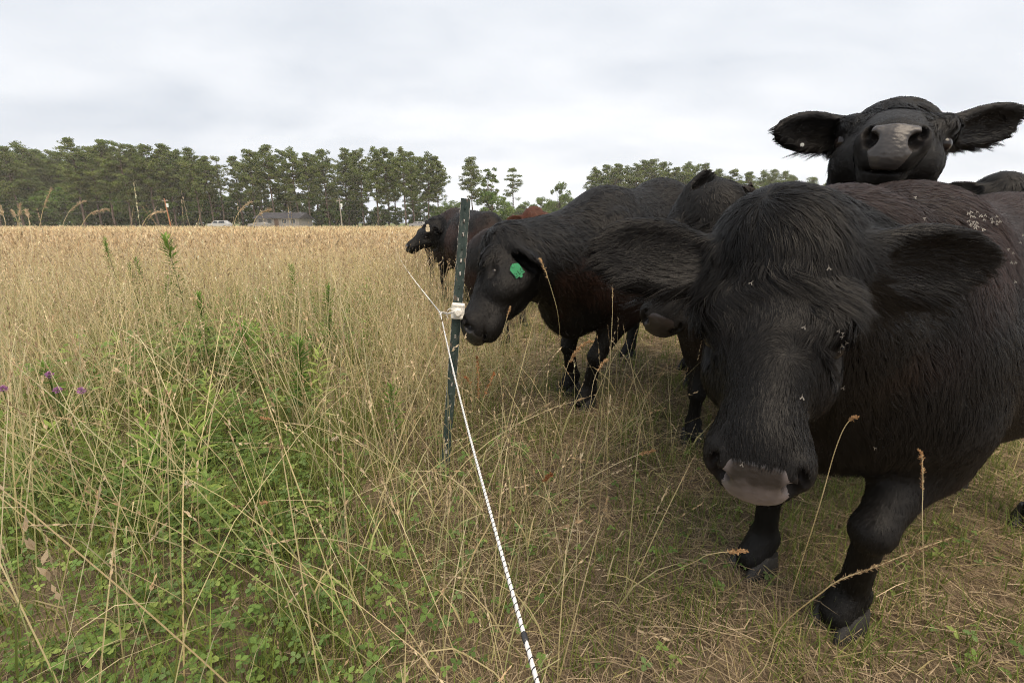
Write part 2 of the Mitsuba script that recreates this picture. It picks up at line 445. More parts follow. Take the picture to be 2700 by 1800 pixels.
def car(px, dist, label, body_c, length=4.6, high=1.7, pickup=False):
    k = thing('parked_car', label, 'car')
    p = at_distance(px, 590, dist)
    L, H = length, high
    prof = [(-L / 2, .38), (-L / 2 + .05, .95), (-L / 2 + .25, 1.02), (-L / 2 + .95, 1.08), (-L / 2 + 1.5, H - .06), (-L / 2 + 1.9, H), (L / 2 - 1.0, H - .02), (L / 2 - .35, 1.1), (L / 2 - .02, 1.0), (L / 2, .42)]
    from shapely.geometry import Polygon
    m = trimesh.creation.extrude_polygon(Polygon(prof), 1.75, engine='earcut')
    v = np.asarray(m.vertices)[:, [0, 2, 1]] * [1, -1, 1] + [0, .875, 0]
    tp = (v[:, 2] > 1.3)
    v[tp, 1] *= 0.84
    painted('body', (v + [p[0], p[1], 0], np.asarray(m.faces)), body_c, k)
    for a, b in ((-L / 2 + 1.25, -.05), (.1, L / 2 - .75)):
        g = np.array([[a, -.86, 1.12], [b, -.86, 1.12], [b - .12, -.765, H - .12], [a + .28, -.765, H - .12]]) + [p[0], p[1] - .02, 0]
        painted('window', (np.vstack([g, g + [0, .03, 0]]), np.array([[0, 1, 2], [0, 2, 3], [0, 4, 1], [1, 4, 5], [2, 1, 5], [2, 5, 6], [3, 2, 6], [3, 6, 7], [0, 3, 7], [0, 7, 4]])), (0.03, 0.04, 0.05), k)
    for x in (-L / 2 + .85, L / 2 - .85):
        for s in (-.8, .8):
            w = add('wheel', tube([(p[0] + x, p[1] + s - .1, .33), (p[0] + x, p[1] + s + .1, .33)], .33, 14), 'paint_mat', k, color=flat((.02, .02, .02), 30))
    return k


car(580, 104, 'white car parked left of the low house beyond the field', (0.40, 0.42, 0.44))
car(682, 103, 'pale silver car parked against the left end of the low house', (0.25, 0.25, 0.25), 4.0, 1.3)
car(1102, 112, 'white van parked below the right edge of the middle pine stand', (0.3, 0.3, 0.31), 4.0, 1.5)


def utility_pole(px, top_py, dist, label, col, lean):
    k = thing('utility_pole', label, 'utility pole')
    t = at_distance(px, top_py, dist)
    p0 = np.array([t[0] - lean, t[1], -.2])
    painted('post', tube([p0, t], [.15, .11], 8), col, k, True)
    c = p0 + (t - p0) * .92
    painted('crossarm', box(c, (1.3, .1, .12)), (0.35, 0.3, 0.25), k)
    for s in (-.5, 0, .5):
        painted('insulator', tube([c + [s, 0, .06], c + [s, 0, .22]], [.05, .035], 6), (0.6, 0.6, 0.58), k)
    d = p0 + (t - p0) * .78
    painted('transformer', tube([d + [.36, -.05, -.42], d + [.36, -.05, .38]], .22, 10), (0.62, 0.68, 0.66), k)
    return t


pt1 = utility_pole(433, 523, 103, 'brown wooden utility pole with a grey transformer before the left pine stand', (0.36, 0.16, 0.08), -.35)
pt2 = utility_pole(894, 523, 106, 'grey wooden utility pole with a transformer right of the low house', (0.27, 0.25, 0.22), -.15)
for lab, dz in (('upper wire strung between the two utility poles across the tree line', -.35), ('lower wire strung between the two utility poles across the tree line', -2.6)):
    k = thing('overhead_wire', lab, 'wire')
    a, b = pt1 + [0, 0, dz], pt2 + [0, 0, dz]
    d = b - a
    t = np.linspace(-.95, 1.75, 60)
    P = a + d * t[:, None]
    P[:, 2] -= 1.2 * np.abs(np.sin(math.pi * t)) ** 1.0 * 0.35
    labels[k] = labels[k]
    scene[k] = mikit.ply(tube(P, .022, 4, cap=False), 'paint_mat', color=flat((.08, .08, .08), 240))

# ---------------------------------------------------------------- cattle: one blended surface per body, fur strands on it
class Body:
    """A body as a list of ellipsoids and tapered limbs blended into one surface; every piece also says how its hair lies."""

    def __init__(self):
        self.add_, self.sub_ = [], []

    def ell(self, c, r, R, k=0.05, flow=(0, 0, -1), fur='body'):
        self.add_.append(('e', np.asarray(c, float), np.asarray(r, float), np.asarray(R, float), k, unit(flow), fur))

    def cone(self, a, b, ra, rb, k=0.05, flow=None, fur='body'):
        a, b = np.asarray(a, float), np.asarray(b, float)
        self.add_.append(('c', a, b, (ra, rb), k, unit(b - a if flow is None else flow), fur))

    def cut(self, c, r, R, k=0.01):
        self.sub_.append(('e', np.asarray(c, float), np.asarray(r, float), np.asarray(R, float), k, None, None))

    @staticmethod
    def one(p, q):
        if p[0] == 'e':
            x = (q - p[1]) @ p[3] / p[2]
            k0 = np.sqrt((x * x).sum(-1))
            y = x / p[2]
            k1 = np.sqrt((y * y).sum(-1))
            return k0 * (k0 - 1) / np.maximum(k1, 1e-9)
        a, b = p[1], p[2]
        ba = b - a
        h = np.clip(((q - a) @ ba) / (ba @ ba), 0, 1)
        d = q - a - h[:, None] * ba
        return np.sqrt((d * d).sum(-1)) - (p[3][0] + (p[3][1] - p[3][0]) * h)

    def sdf(self, q):
        out = np.empty(len(q))
        for s in range(0, len(q), 200000):
            x = q[s:s + 200000]
            d = np.full(len(x), 1e3)
            for p in self.add_:
                e, k = self.one(p, x), p[4]
                h = np.maximum(k - np.abs(d - e), 0) / k
                d = np.minimum(d, e) - h * h * k * 0.25
            for p in self.sub_:
                e, k = -self.one(p, x), p[4]
                h = np.maximum(k - np.abs(d - e), 0) / k
                d = np.maximum(d, e) + h * h * k * 0.25
            out[s:s + 200000] = d
        return out

    def hair(self, q):
        """(flow, index of the nearest piece) at points on the surface."""
        D = np.stack([self.one(p, q) for p in self.add_], 1)
        w = np.exp(-(D - D.min(1, keepdims=True)) / 0.02)
        w /= w.sum(1, keepdims=True)
        return w @ np.array([p[5] for p in self.add_]), D.argmin(1)

    def normal(self, q, e=0.004):
        g = np.stack([self.sdf(q + e * np.eye(3)[k]) - self.sdf(q - e * np.eye(3)[k]) for k in range(3)], 1)
        return unit(g)

    def bounds(self):
        lo, hi = [], []
        for p in self.add_:
            if p[0] == 'e':
                ext = np.sqrt(((p[3] * p[2]) ** 2).sum(1))
                lo.append(p[1] - ext), hi.append(p[1] + ext)
            else:
                lo.append(np.minimum(p[1] - p[3][0], p[2] - p[3][1])), hi.append(np.maximum(p[1] + p[3][0], p[2] + p[3][1]))
        return np.min(lo, 0) - 0.05, np.max(hi, 0) + 0.05

    def mesh(self, h, lo=None, hi=None):
        """Surface nets on a grid of step h, evaluated only near the surface."""
        if lo is None:
            lo, hi = self.bounds()
        C = 4
        nb = np.ceil((hi - lo) / (h * C)).astype(int) + 1
        bi = np.stack(np.meshgrid(*[np.arange(n) for n in nb], indexing='ij'), -1).reshape(-1, 3)
        dc = self.sdf(lo + (bi + 0.5) * h * C - 0.5 * h)
        near = np.abs(dc) < h * C * 1.6
        val = np.repeat(np.repeat(np.repeat(np.where(dc < 0, -1.0, 1.0).reshape(nb), C, 0), C, 1), C, 2)
        off = np.stack(np.meshgrid(*[np.arange(C)] * 3, indexing='ij'), -1).reshape(-1, 3)
        fi = (bi[near][:, None] * C + off[None]).reshape(-1, 3)
        val[fi[:, 0], fi[:, 1], fi[:, 2]] = self.sdf(lo + fi * h)
        s = val < 0
        cells = np.zeros(np.array(val.shape) - 1, np.int8)
        n_in = sum(s[a:s.shape[0] - 1 + a, b:s.shape[1] - 1 + b, c:s.shape[2] - 1 + c].astype(np.int8) for a in (0, 1) for b in (0, 1) for c in (0, 1))
        act = np.argwhere((n_in > 0) & (n_in < 8))
        vid = np.full(cells.shape, -1)
        vid[act[:, 0], act[:, 1], act[:, 2]] = np.arange(len(act))
        acc, cnt = np.zeros((len(act), 3)), np.zeros(len(act))
        cor = np.array([[a, b, c] for a in (0, 1) for b in (0, 1) for c in (0, 1)])
        cv = np.stack([val[act[:, 0] + a, act[:, 1] + b, act[:, 2] + c] for a, b, c in cor], 1)
        for i in range(8):
            for j in range(i + 1, 8):
                if np.abs(cor[i] - cor[j]).sum() == 1:
                    x = (cv[:, i] < 0) != (cv[:, j] < 0)
                    t = np.where(x, cv[:, i] / np.where(x, cv[:, i] - cv[:, j], 1), 0)
                    acc += np.where(x[:, None], cor[i] + t[:, None] * (cor[j] - cor[i]), 0)
                    cnt += x
        V = lo + (act + acc / cnt[:, None]) * h
        F = []
        for ax in range(3):
            u, w = [(1, 2), (2, 0), (0, 1)][ax]
            sl0, sl1 = [slice(None)] * 3, [slice(None)] * 3
            sl0[ax], sl1[ax] = slice(0, -1), slice(1, None)
            e = np.argwhere(s[tuple(sl0)] != s[tuple(sl1)])
            e = e[(e[:, u] > 0) & (e[:, w] > 0) & (e[:, u] < cells.shape[u]) & (e[:, w] < cells.shape[w]) & (e[:, ax] < cells.shape[ax])]
            q = []
            for du, dw in ((-1, -1), (0, -1), (0, 0), (-1, 0)):
                c = e.copy()
                c[:, u] += du
                c[:, w] += dw
                q.append(vid[c[:, 0], c[:, 1], c[:, 2]])
            q = np.stack(q, 1)
            flip = ~s[e[:, 0], e[:, 1], e[:, 2]]
            q[flip] = q[flip][:, ::-1]
            q = q[(q >= 0).all(1)]
            F += [q[:, [0, 1, 2]], q[:, [0, 2, 3]]]
        return V, np.vstack(F)

    def trace(self, px, py, z0=0.3, z1=9.0):
        """The first point of the surface behind a photograph position."""
        d, z = ray_dir(px, py), z0
        L = np.linalg.norm(d)
        for _ in range(160):
            s = self.sdf((EYE + d * z)[None])[0]
            if s < 0.0008:
                return EYE + d * z
            z += 0.7 * s / L
            if z > z1:
                return None
        return None


def frame(x, zhint):
    x = unit(x)
    y = unit(np.cross(zhint, x))
    return np.stack([x, y, np.cross(x, y)], 1)


FUR = {  # length, strands per square metre (for the nearest cow), lift, wander, width, wave
    'body': (0.032, 1.0, 0.24, 0.45, 1.0, 0.30), 'neck': (0.042, 1.1, 0.26, 0.50, 1.0, 0.5), 'leg': (0.016, 0.9, 0.18, 0.3, 0.8, 0.1), 'poll': (0.062, 1.7, 0.46, 1.25, 0.95, 1.7),
    'brow': (0.036, 1.8, 0.36, 1.5, 0.85, 1.5), 'face': (0.017, 2.3, 0.22, 0.45, 0.75, 0.2), 'muzzle': (0.008, 1.4, 0.2, 0.3, 0.7, 0.1), 'ear': (0.044, 1.9, 0.22, 0.35, 0.85, 0.3), 'none': (0, 0, 0, 0, 0, 0)}


class Cow:
    def __init__(self, label, S, face, scale, poll, nose, up, ears, feet=None, head_scale=1.0, back_len=1.2, withers=1.24, name='cow', girth=1.0, neck_drop=0.0, brisket=0.0, rump_up=0.0, eye_in=0.0, crest=False, muzzle=1.0, lift=0.0, broad=1.0):
        self.key = thing(name, label, 'cow')
        self.b = b = Body()
        s = self.s = scale
        f = unit([face[0], face[1], 0])
        l = np.array([-f[1], f[0], 0])
        S = np.array([S[0], S[1], 0.0])
        W = lambda x, y, z: S + s * (x * f + y * l) + np.array([0, 0, z * s])
        R0 = np.stack([f, l, [0, 0, 1]], 1)
        Lb = back_len
        fl = lambda x, y, z: x * f + y * l + np.array([0, 0, z])
        back = fl(-1, 0, -0.45)
        g = girth
        # trunk
        b.ell(W(0.0, 0, 0.86 + lift), np.array([.36, .25 * g, .37]) * s, R0, .1, fl(-.5, 0, -1))
        b.ell(W(-.45 * Lb, 0, 0.83 + lift), np.array([.60 * Lb, .33 * g, .37]) * s, R0, .12, back)
        b.ell(W(-.88 * Lb, 0, 0.92), np.array([.34, .26 * g, .29]) * s, R0, .1, back)
        b.cone(W(.02, 0, withers - .12), W(-.5 * Lb, 0, 1.08 + rump_up), .13 * s, .16 * s, .14, back)
        b.cone(W(-.5 * Lb, 0, 1.08 + rump_up), W(-1.0 * Lb, 0, 1.12 + rump_up), .16 * s, .12 * s, .14, back)
        b.ell(W(.0, 0, withers - .08), np.array([.16, .07, .10]) * s, R0, .1, back)
        b.ell(W(.26, 0, .68 + brisket), np.array([.20, .16, .21]) * s, R0, .1, fl(-.3, 0, -1), 'neck')
        for q in (-1, 1):
            b.ell(W(.08, q * .19, .86), np.array([.15, .09, .30]) * s, R0 @ np.array([[.94, 0, .34], [0, 1, 0], [-.34, 0, .94]]), .08, fl(-.3, 0, -1))
            b.ell(W(.20, q * .15, .74 + brisket * .5), np.array([.10, .075, .13]) * s, R0, .06, fl(-.2, 0, -1))
            b.cone(W(-.82 * Lb, q * .12, 1.1 + rump_up), W(-.84 * Lb, q * .23, 1.07 + rump_up), .09 * s, .05 * s, .1, back)
            b.ell(W(-.92 * Lb, q * .17, .80), np.array([.23, .11, .33]) * s, R0, .09, fl(-.2, 0, -1))
        # tail
        tl = [W(-1.05 * Lb, 0, 1.12), W(-1.15 * Lb, 0, .98), W(-1.17 * Lb, 0, .55), W(-1.15 * Lb, 0, .42)]
        for a, c, ra, rb in zip(tl, tl[1:], (.05, .03, .02), (.03, .02, .03)):
            b.cone(a, c, ra * s, rb * s, .04, (0, 0, -1))
        # legs
        self.hoofs = []
        feet = feet or {}
        dft = {'fl': (.10, .16), 'fr': (.04, -.16), 'hl': (-.96 * Lb, .16), 'hr': (-1.02 * Lb, -.16)}
        for n, (x, y) in dft.items():
            sd = math.copysign(1, y)
            P = W(x, y, 0)
            if n in feet:
                P = np.array([feet[n][0], feet[n][1], 0.0])
            fwd = f
            if n[0] == 'f':
                top, el = W(.06, sd * .17, .72), W(.02, sd * .16, .60)
                kn = (el * .46 + P * .54) + f * .05 * s
                kn[2] = .34 * s
                if n + '_knee' in feet:
                    kn = np.asarray(feet[n + '_knee'], float)
                ft = P - f * .035 * s + [0, 0, .12 * s]
                ft = ft * .86 + (kn * .25 + P * .75) * .14
                ft[2] = .115 * s
                hf = P + f * .03 * s + [0, 0, .045 * s]
                for a, c, ra, rb, k in ((top, el, .125, .092, .08), (el, kn, .082, .045, .05), (kn, kn, .047, .047, .03), (kn, ft, .037, .040, .03), (ft, hf, .052, .050, .02)):
                    b.cone(a, c + [0, 0, -1e-4], ra * s, rb * s, k, (0, 0, -1), 'leg')
            else:
                st, hk = W(-.80 * Lb, sd * .18, .66), W(0, 0, 0)
                hk = P - f * .11 * s
                hk[2] = .47 * s
                ft = P - f * .035 * s + [0, 0, .115 * s]
                hf = P + f * .03 * s + [0, 0, .045 * s]
                for a, c, ra, rb, k in ((W(-.9 * Lb, sd * .17, .8), st, .2, .13, .08), (st, hk, .115, .058, .06), (hk, ft, .047, .041, .03), (ft, hf, .048, .046, .02)):
                    b.cone(a, c, ra * s, rb * s, k, (0, 0, -1), 'leg')
            self.hoofs.append((P, f))
        # head
        hs = self.hs = s * head_scale
        self.mz, self.wd = muzzle, broad
        poll, nose = np.asarray(poll, float), np.asarray(nose, float)
        self.H = H = frame(nose - poll, up)
        self.poll = poll
        Q = self.Q = lambda x, y, z: poll + hs * (H @ np.array([x, y, z]))
        hx, hy, hz = H.T
        E = lambda c, r, k, flow, fur: b.ell(Q(*c), np.array(r) * hs, H, k * hs, H @ np.asarray(flow, float), fur)
        # neck first
        nb, th = Q(-.02, 0, -.06), Q(.06, 0, -.19)
        mid = (W(.1, 0, withers - .22) + nb) / 2 - np.array([0, 0, neck_drop])
        nf = unit(W(-.1, 0, .9) - nb + np.array([0, 0, -.55]))
        b.cone(W(.0, 0, withers - .16), mid, .17 * s, .135 * s, .12, nf, 'neck')
        b.cone(mid, nb, .135 * s, .11 * hs, .1, nf, 'neck')
        b.cone(W(.22, 0, .78), (W(.3, 0, .85) + th) / 2, .19 * s, .14 * s, .12, nf, 'neck')
        b.cone((W(.3, 0, .85) + th) / 2, th, .14 * s, .10 * hs, .1, nf, 'neck')
        if crest:
            b.cone(Q(.01, 0, -.05), W(.0, 0, withers - .12), .085 * hs, .115 * s, .1, nf, 'neck')
        b.cone(W(.15, 0, withers - .38), (nb + th) / 2, .20 * s, .12 * hs, .12, nf, 'neck')
        E((.045, 0, -.055), (.082, .10 * broad, .070), .05, (1, 0, .15), 'poll')
        E((.14, 0, -.064), (.15, .130 * broad, .058), .05, (1, 0, 0), 'brow')
        for q in (-1, 1):
            E((.158, q * .106 * broad, -.038), (.064, .040, .037), .04, (1, q * .3, 0), 'brow')
            E((.255, q * .078 * broad, -.128), (.075, .05, .055), .04, (1, 0, -.2), 'face')
            E((.17, q * .078 * broad, -.155), (.135, .048, .088), .05, (1, 0, -.5), 'face')
        b.cone(Q(.17, 0, -.085), Q(.40, 0, -.075), .088 * hs, .060 * hs, .05 * hs, hx, 'face')
        b.cone(Q(.16, 0, -.17), Q(.40, 0, -.135), .075 * hs, .052 * hs, .05 * hs, hx, 'face')
        E((.425, 0, -.088), (.085, .078 * muzzle, .060), .04, (1, 0, 0), 'face')
        E((.438, 0, -.088), (.058, .080 * muzzle, .056), .03, (1, 0, 0), 'muzzle')
        E((.466, 0, -.112), (.054, .068 * muzzle, .036), .025, (1, 0, 0), 'muzzle')
        E((.425, 0, -.160), (.064, .060 * muzzle, .036), .025, (1, 0, -.3), 'muzzle')
        for q in (-1, 1):
            E((.456, q * .058 * muzzle, -.072), (.040, .030, .034), .02, (1, 0, 0), 'muzzle')
            b.cut(Q(.498, q * .058 * muzzle, -.072), np.array([.034, .0165, .020]) * hs, H @ np.array([[.9, -q * .43, 0], [q * .43, .9, 0], [0, 0, 1]]), .010 * hs)
            b.cut(Q(.474, q * .070 * muzzle, -.052), np.array([.024, .0075, .017]) * hs, H @ np.array([[.93, -q * .36, 0], [q * .36, .93, 0], [0, 0, 1]]), .008 * hs)
            b.cut(Q(.236, q * .136 * broad, -.083), np.array([.038, .026, .018]) * hs, H, .010 * hs)
        b.cut(Q(.515, 0, -.143), np.array([.056, .056, .004]) * hs, H, .007 * hs)
        # ears
        self.ears = []
        for q, (e, n, L, w) in zip((1, -1), ears):
            B = Q(.035, q * .095, -.058)
            e = np.asarray(e, float)
            if L is None:
                L = np.linalg.norm(e - B) / hs / 1.09
                e = e - B
            e = unit(e)
            n = unit(np.asarray(n, float) - e * np.dot(n, e))
            R = np.stack([e, np.cross(n, e), n], 1)
            L, w = L * hs, w * hs
            b.cone(B - e * .04 * hs, B + e * .07 * hs, .046 * hs, .034 * hs, .04 * hs, e, 'ear')
            b.ell(B + e * (L * .56 + .015 * hs), (L * .53, w, .024 * hs), R, .035 * hs, e, 'ear')
            b.cut(B + e * (L * .60 + .015 * hs) + n * .026 * hs, (L * .44, w * .78, .026 * hs), R, .012 * hs)
            self.ears.append((B, e, n, L, w, R))
        self.eyes = [Q(.213, q * (.116 * broad - eye_in), -.079) for q in (1, -1)]

    def in_head(self, v):
        x = (v - self.poll) @ self.H / self.hs
        return (x[:, 0] > -.13) & (x[:, 0] < .6) & (np.abs(x[:, 1]) < .46) & (x[:, 2] > -.32) & (x[:, 2] < .3)

    def build(self, h_body, h_head, tint=0.25, coat=(0.0052, 0.0044, 0.0039), brown=(0.040, 0.018, 0.012), white_face=False, eyes=True, nose_col=(0.085, 0.072, 0.070), pad_dirt=0.0, eye_size=1.0):
        b, key = self.b, self.key
        V, F = b.mesh(h_body)
        if h_head < h_body:
            cs = np.array([self.Q(x, y, z) for x in (-.13, .6) for y in (-.46, .46) for z in (-.32, .3)])
            V2, F2 = b.mesh(h_head, cs.min(0) - .02, cs.max(0) + .02)
            F = F[~self.in_head(V[F].mean(1))]
            F2 = F2[self.in_head(V2[F2].mean(1))]
            V, F = join([(V, F), (V2, F2)])
        m = trimesh.Trimesh(V, F, process=False)
        m.remove_unreferenced_vertices()
        V, F = np.asarray(m.vertices).copy(), np.asarray(m.faces).copy()
        x = (V - self.poll) @ self.H / self.hs
        br = (ramp(.46, .66, meshkit.fbm(V * 2.3, 3, 5)) * ramp(.42, .65, V[:, 2] / self.s) * ~self.in_head(V))[:, None] * tint
        self.coat, self.brown, self.tint = np.array(coat), np.array(brown), tint
        col = (self.coat * (1 - br) + self.brown * br) * 0.8
        if white_face:
            wf = ramp(.10, .16, x[:, 0]) * self.in_head(V)
            col = col * (1 - wf[:, None]) + np.array([.55, .50, .45]) * wf[:, None]
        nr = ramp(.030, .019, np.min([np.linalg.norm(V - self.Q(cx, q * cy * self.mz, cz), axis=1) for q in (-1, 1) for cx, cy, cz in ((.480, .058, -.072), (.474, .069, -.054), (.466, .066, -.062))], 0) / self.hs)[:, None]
        col = col * (1 - nr) + np.array([.006, .0045, .004]) * nr  # black nostril skin, with the shade of the hollows painted into the colour
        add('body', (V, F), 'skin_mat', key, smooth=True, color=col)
        if eyes:
            hn = max(.0026, h_head * .6)
            cs = np.array([self.Q(x, y, z) for x in (.42, .54) for y in (-.08, .08) for z in (-.15, -.02)])
            v, fp = b.mesh(hn, cs.min(0), cs.max(0))
            g = self.pad((v - self.poll) @ self.H / self.hs)
            p = trimesh.Trimesh(v, fp[(g[fp] > -.006).all(1)], process=False)
            p.remove_unreferenced_vertices()
            v = np.asarray(p.vertices)
            n = b.normal(v, .002)
            xl = (v - self.poll) @ self.H / self.hs
            g = self.pad(xl)
            wr = meshkit.fbm(xl * np.array([200., 120., 260.]), 2, 3) - .5
            v = v + n * (np.clip(g / .006, -1, 1) * .0016 + np.where(g > 0, .0022 * wr, 0) * np.clip(g / .01, 0, 1))[:, None] * self.hs
            c = np.asarray(nose_col) * (0.75 + 0.5 * meshkit.fbm(xl * 45, 3, 8)[:, None])
            grime = (ramp(.512, .492, xl[:, 0] + .02 * (meshkit.fbm(xl * 60, 3, 9) - .5)) * (1 - ramp(.034, .05, np.abs(xl[:, 1]))) * pad_dirt)[:, None]
            c = c * (1 - grime) + np.array([.016, .013, .011]) * grime
            add('nose', (v, np.asarray(p.faces)), 'nose_mat', key, smooth=True, color=c)
        if eyes:
            for e in self.eyes:
                s = trimesh.creation.icosphere(3, .0215 * self.hs * eye_size)
                add('eye', (np.asarray(s.vertices) + e, np.asarray(s.faces)), 'eye_mat', key, smooth=True)
        for P, f in self.hoofs:
            add('hoof', self.hoof(P, f), 'hoof_mat', key, smooth=40)
        self.V, self.F = V, F
        return self

    pad_top, pad_wide, pad_nip = .458, .060, .5

    def pad(self, x):
        """Positive on the bare nose pad, in head coordinates."""
        y = np.abs(x[:, 1]) / self.mz
        a = self.pad_wide - y - self.pad_nip * np.maximum(0, x[:, 2] + .066) - .34 * np.maximum(0, -x[:, 2] - .092) + .20 * np.minimum(0, x[:, 2] + .075)
        e = np.stack([a, x[:, 2] + .142, x[:, 0] - self.pad_top - .5 * np.maximum(0, x[:, 2] + .045), np.hypot((y - .062) / .85, x[:, 2] + .072) - .0195], 1)
        m = e.min(1)
        return m - .006 * np.log(np.exp(-(e - m[:, None]) / .006).sum(1))

    def hoof(self, P, f):
        s, l = self.s, np.array([-f[1], f[0], 0])
        parts = []
        for q in (-1, 1):
            pts = []
            for z, x0, x1, w in ((.0, -.055, .085, .029), (.02, -.055, .078, .029), (.075, -.045, .025, .024)):
                for a in np.linspace(0, 2 * math.pi, 12, endpoint=False):
                    xx = (x0 + x1) / 2 + (x1 - x0) / 2 * math.cos(a)
                    yy = q * (.030 + .004 * (1 - z / .075)) + w * math.sin(a) * (1 if math.cos(a) < .3 else .8)
                    pts.append(P + 1.15 * s * (xx * f + yy * l) + [0, 0, z * s])
            h = trimesh.Trimesh(np.array(pts), process=False).convex_hull
            parts.append(h)
        return join(parts)

    def fur(self, density, width, head_boost=1.0, seg=3, length=1.0, only=None, seed=0, clump=0.55, bald=True):
        """Hair strands as narrow tapering strips, lying along the coat's direction and drawn together in tufts."""
        rng = np.random.default_rng(900 + seed)
        V, F = self.V, self.F
        tri = V[F]
        cr = np.cross(tri[:, 1] - tri[:, 0], tri[:, 2] - tri[:, 0])
        area = np.linalg.norm(cr, axis=1) / 2
        nf = unit(cr)
        cen = tri.mean(1)
        view = unit(EYE - cen)
        want = area * ((nf * view).sum(1) > -0.35)
        want *= (np.abs(cen[:, 0]) < 1.25 * cen[:, 1] + .25)
        if head_boost != 1.0:
            want = want * np.where(self.in_head(cen), head_boost, 1.0)
        n = int(want.sum() * density)
        fi = rng.choice(len(F), n, p=want / want.sum())
        uv = rng.uniform(0, 1, (n, 2))
        uv = np.where(uv.sum(1, keepdims=True) > 1, 1 - uv, uv)
        p = tri[fi, 0] + uv[:, :1] * (tri[fi, 1] - tri[fi, 0]) + uv[:, 1:] * (tri[fi, 2] - tri[fi, 0])
        nrm = nf[fi]
        flow, who = self.b.hair(p)
        names = [q[6] for q in self.b.add_]
        par = np.array([FUR[k] for k in names])[who]
        x = (p - self.poll) @ self.H / self.hs
        keep = rng.uniform(0, 1.7, n) < par[:, 1]
        par = par.copy()
        for B, e, en, EL, ew, R in self.ears:
            r = (p - B) @ R
            low = np.where(R[2, 1] < 0, r[:, 1], -r[:, 1])
            m = (np.abs(r[:, 0] - EL * .55) < EL * .5) & (np.abs(r[:, 2]) < .05) & (np.abs(r[:, 1]) < ew * 1.2)
            par[m, 0] *= 1 + 1.1 * np.clip(low[m] / ew, -.3, 1) * (np.abs(r[m, 0] - EL * .35) < EL * .4)
        head = self.in_head(p)
        if bald:
            padz = (self.pad(x) > -.005) & (x[:, 0] > .4) & head
            nost = np.min([np.linalg.norm(x - np.array([.485, q * .06 * self.mz, -.073]), axis=1) for q in (-1, 1)], 0) < .032
            eye = np.min([np.linalg.norm(x - np.array([.224, q * .126 * self.wd, -.081]), axis=1) for q in (-1, 1)], 0) < .033
            keep &= ~(padz | (nost & head) | (eye & head))
        p, nrm, flow, par, x, head, who = p[keep], nrm[keep], flow[keep], par[keep], x[keep], head[keep], who[keep]
        n = len(p)
        if self.key == 'cow' and n:
            # the hair of the forehead parts round a whorl between the eyes
            wh = self.Q(.268, .030, -.01)
            r = (p - wh)
            d = np.linalg.norm(r, axis=1) / self.hs
            w = (np.exp(-(d / .065) ** 2) * head * (.55 + .6 * meshkit.noise(p * 40, 77)))[:, None].clip(0, 1)
            flow = flow * (1 - w) + unit(r + 0.6 * np.cross(self.H[:, 2], r)) * w
        flow = flow - nrm * (flow * nrm).sum(1, keepdims=True)
        flow = unit(flow + 1e-6)
        side = np.cross(nrm, flow)
        ang = par[:, 3] * 2.4 * (meshkit.fbm(p * (9.0 / self.s), 3, 40 + seed) - .5) + par[:, 3] * 1.3 * (meshkit.noise(p * 34, 41 + seed) - .5) + rng.normal(0, .12, n)
        d0 = flow * np.cos(ang)[:, None] + side * np.sin(ang)[:, None]
        L = par[:, 0] * length * self.s * rng.uniform(.65, 1.25, n)
        lift = par[:, 2] * rng.uniform(.6, 1.5, n)
        d0 = unit(d0 * np.cos(lift)[:, None] + nrm * np.sin(lift)[:, None])
        t = np.linspace(0, 1, seg + 1)
        P = p[:, None] + d0[:, None] * (L[:, None] * t)[..., None]
        g = np.array([0, 0, -1.0])
        P = P + g * ((.22 * L)[:, None] * t ** 2)[..., None]
        P = P - nrm[:, None] * ((.30 * L * np.sin(lift) * 1.6)[:, None] * t ** 2)[..., None]
        ph = 2 * math.pi * meshkit.noise(p * 16, 70 + seed)
        P = P + side[:, None] * ((par[:, 5] * .22 * L)[:, None] * (np.sin(ph[:, None] + 3.4 * t) - np.sin(ph)[:, None]) * t)[..., None]
        # tufts
        gi = rng.choice(n, max(1, n // 16), replace=False)
        _, near = cKDTree(p[gi]).query(p)
        c = clump * np.clip(par[:, 0] / .03, .35, 1.6)
        P = P + (P[gi][near] - P) * (c.clip(0, .8)[:, None] * t ** 1.3)[..., None]
        sd = unit(np.cross(d0, nrm) + rng.normal(0, .22, (n, 3)))
        w = width * par[:, 4] * rng.uniform(.7, 1.3, n)
        Wd = w[:, None] * (1 - .55 * t)[None]
        br = (ramp(.46, .66, meshkit.fbm(p * 2.3, 3, 5)) * ramp(.42, .65, p[:, 2] / self.s) * self.tint * ~head)[:, None]
        col = (self.coat * (1 - br) + self.brown * br) * (0.55 + 1.0 * meshkit.fbm(p * 4.5, 3, 15))[:, None]
        tone = (0.75 + 0.6 * meshkit.noise(p[gi] * 70, 11)[near])[:, None] * rng.uniform(.75, 1.25, (n, 1))
        col = col * tone
        if getattr(self, 'white', False):
            wf = (ramp(.10, .16, x[:, 0]) * head)[:, None]
            col = col * (1 - wf) + np.array([.55, .5, .45]) * wf
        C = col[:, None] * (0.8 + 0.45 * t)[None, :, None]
        return ribbons(P, sd, Wd, C)

    def coat_on(self, *parts):
        v, f, c = joinc(parts)
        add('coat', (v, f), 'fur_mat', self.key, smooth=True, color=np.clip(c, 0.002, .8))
        return len(f)


cows = {}
RAISE = lambda p, dz: np.asarray(p, float) + [0, 0, dz]

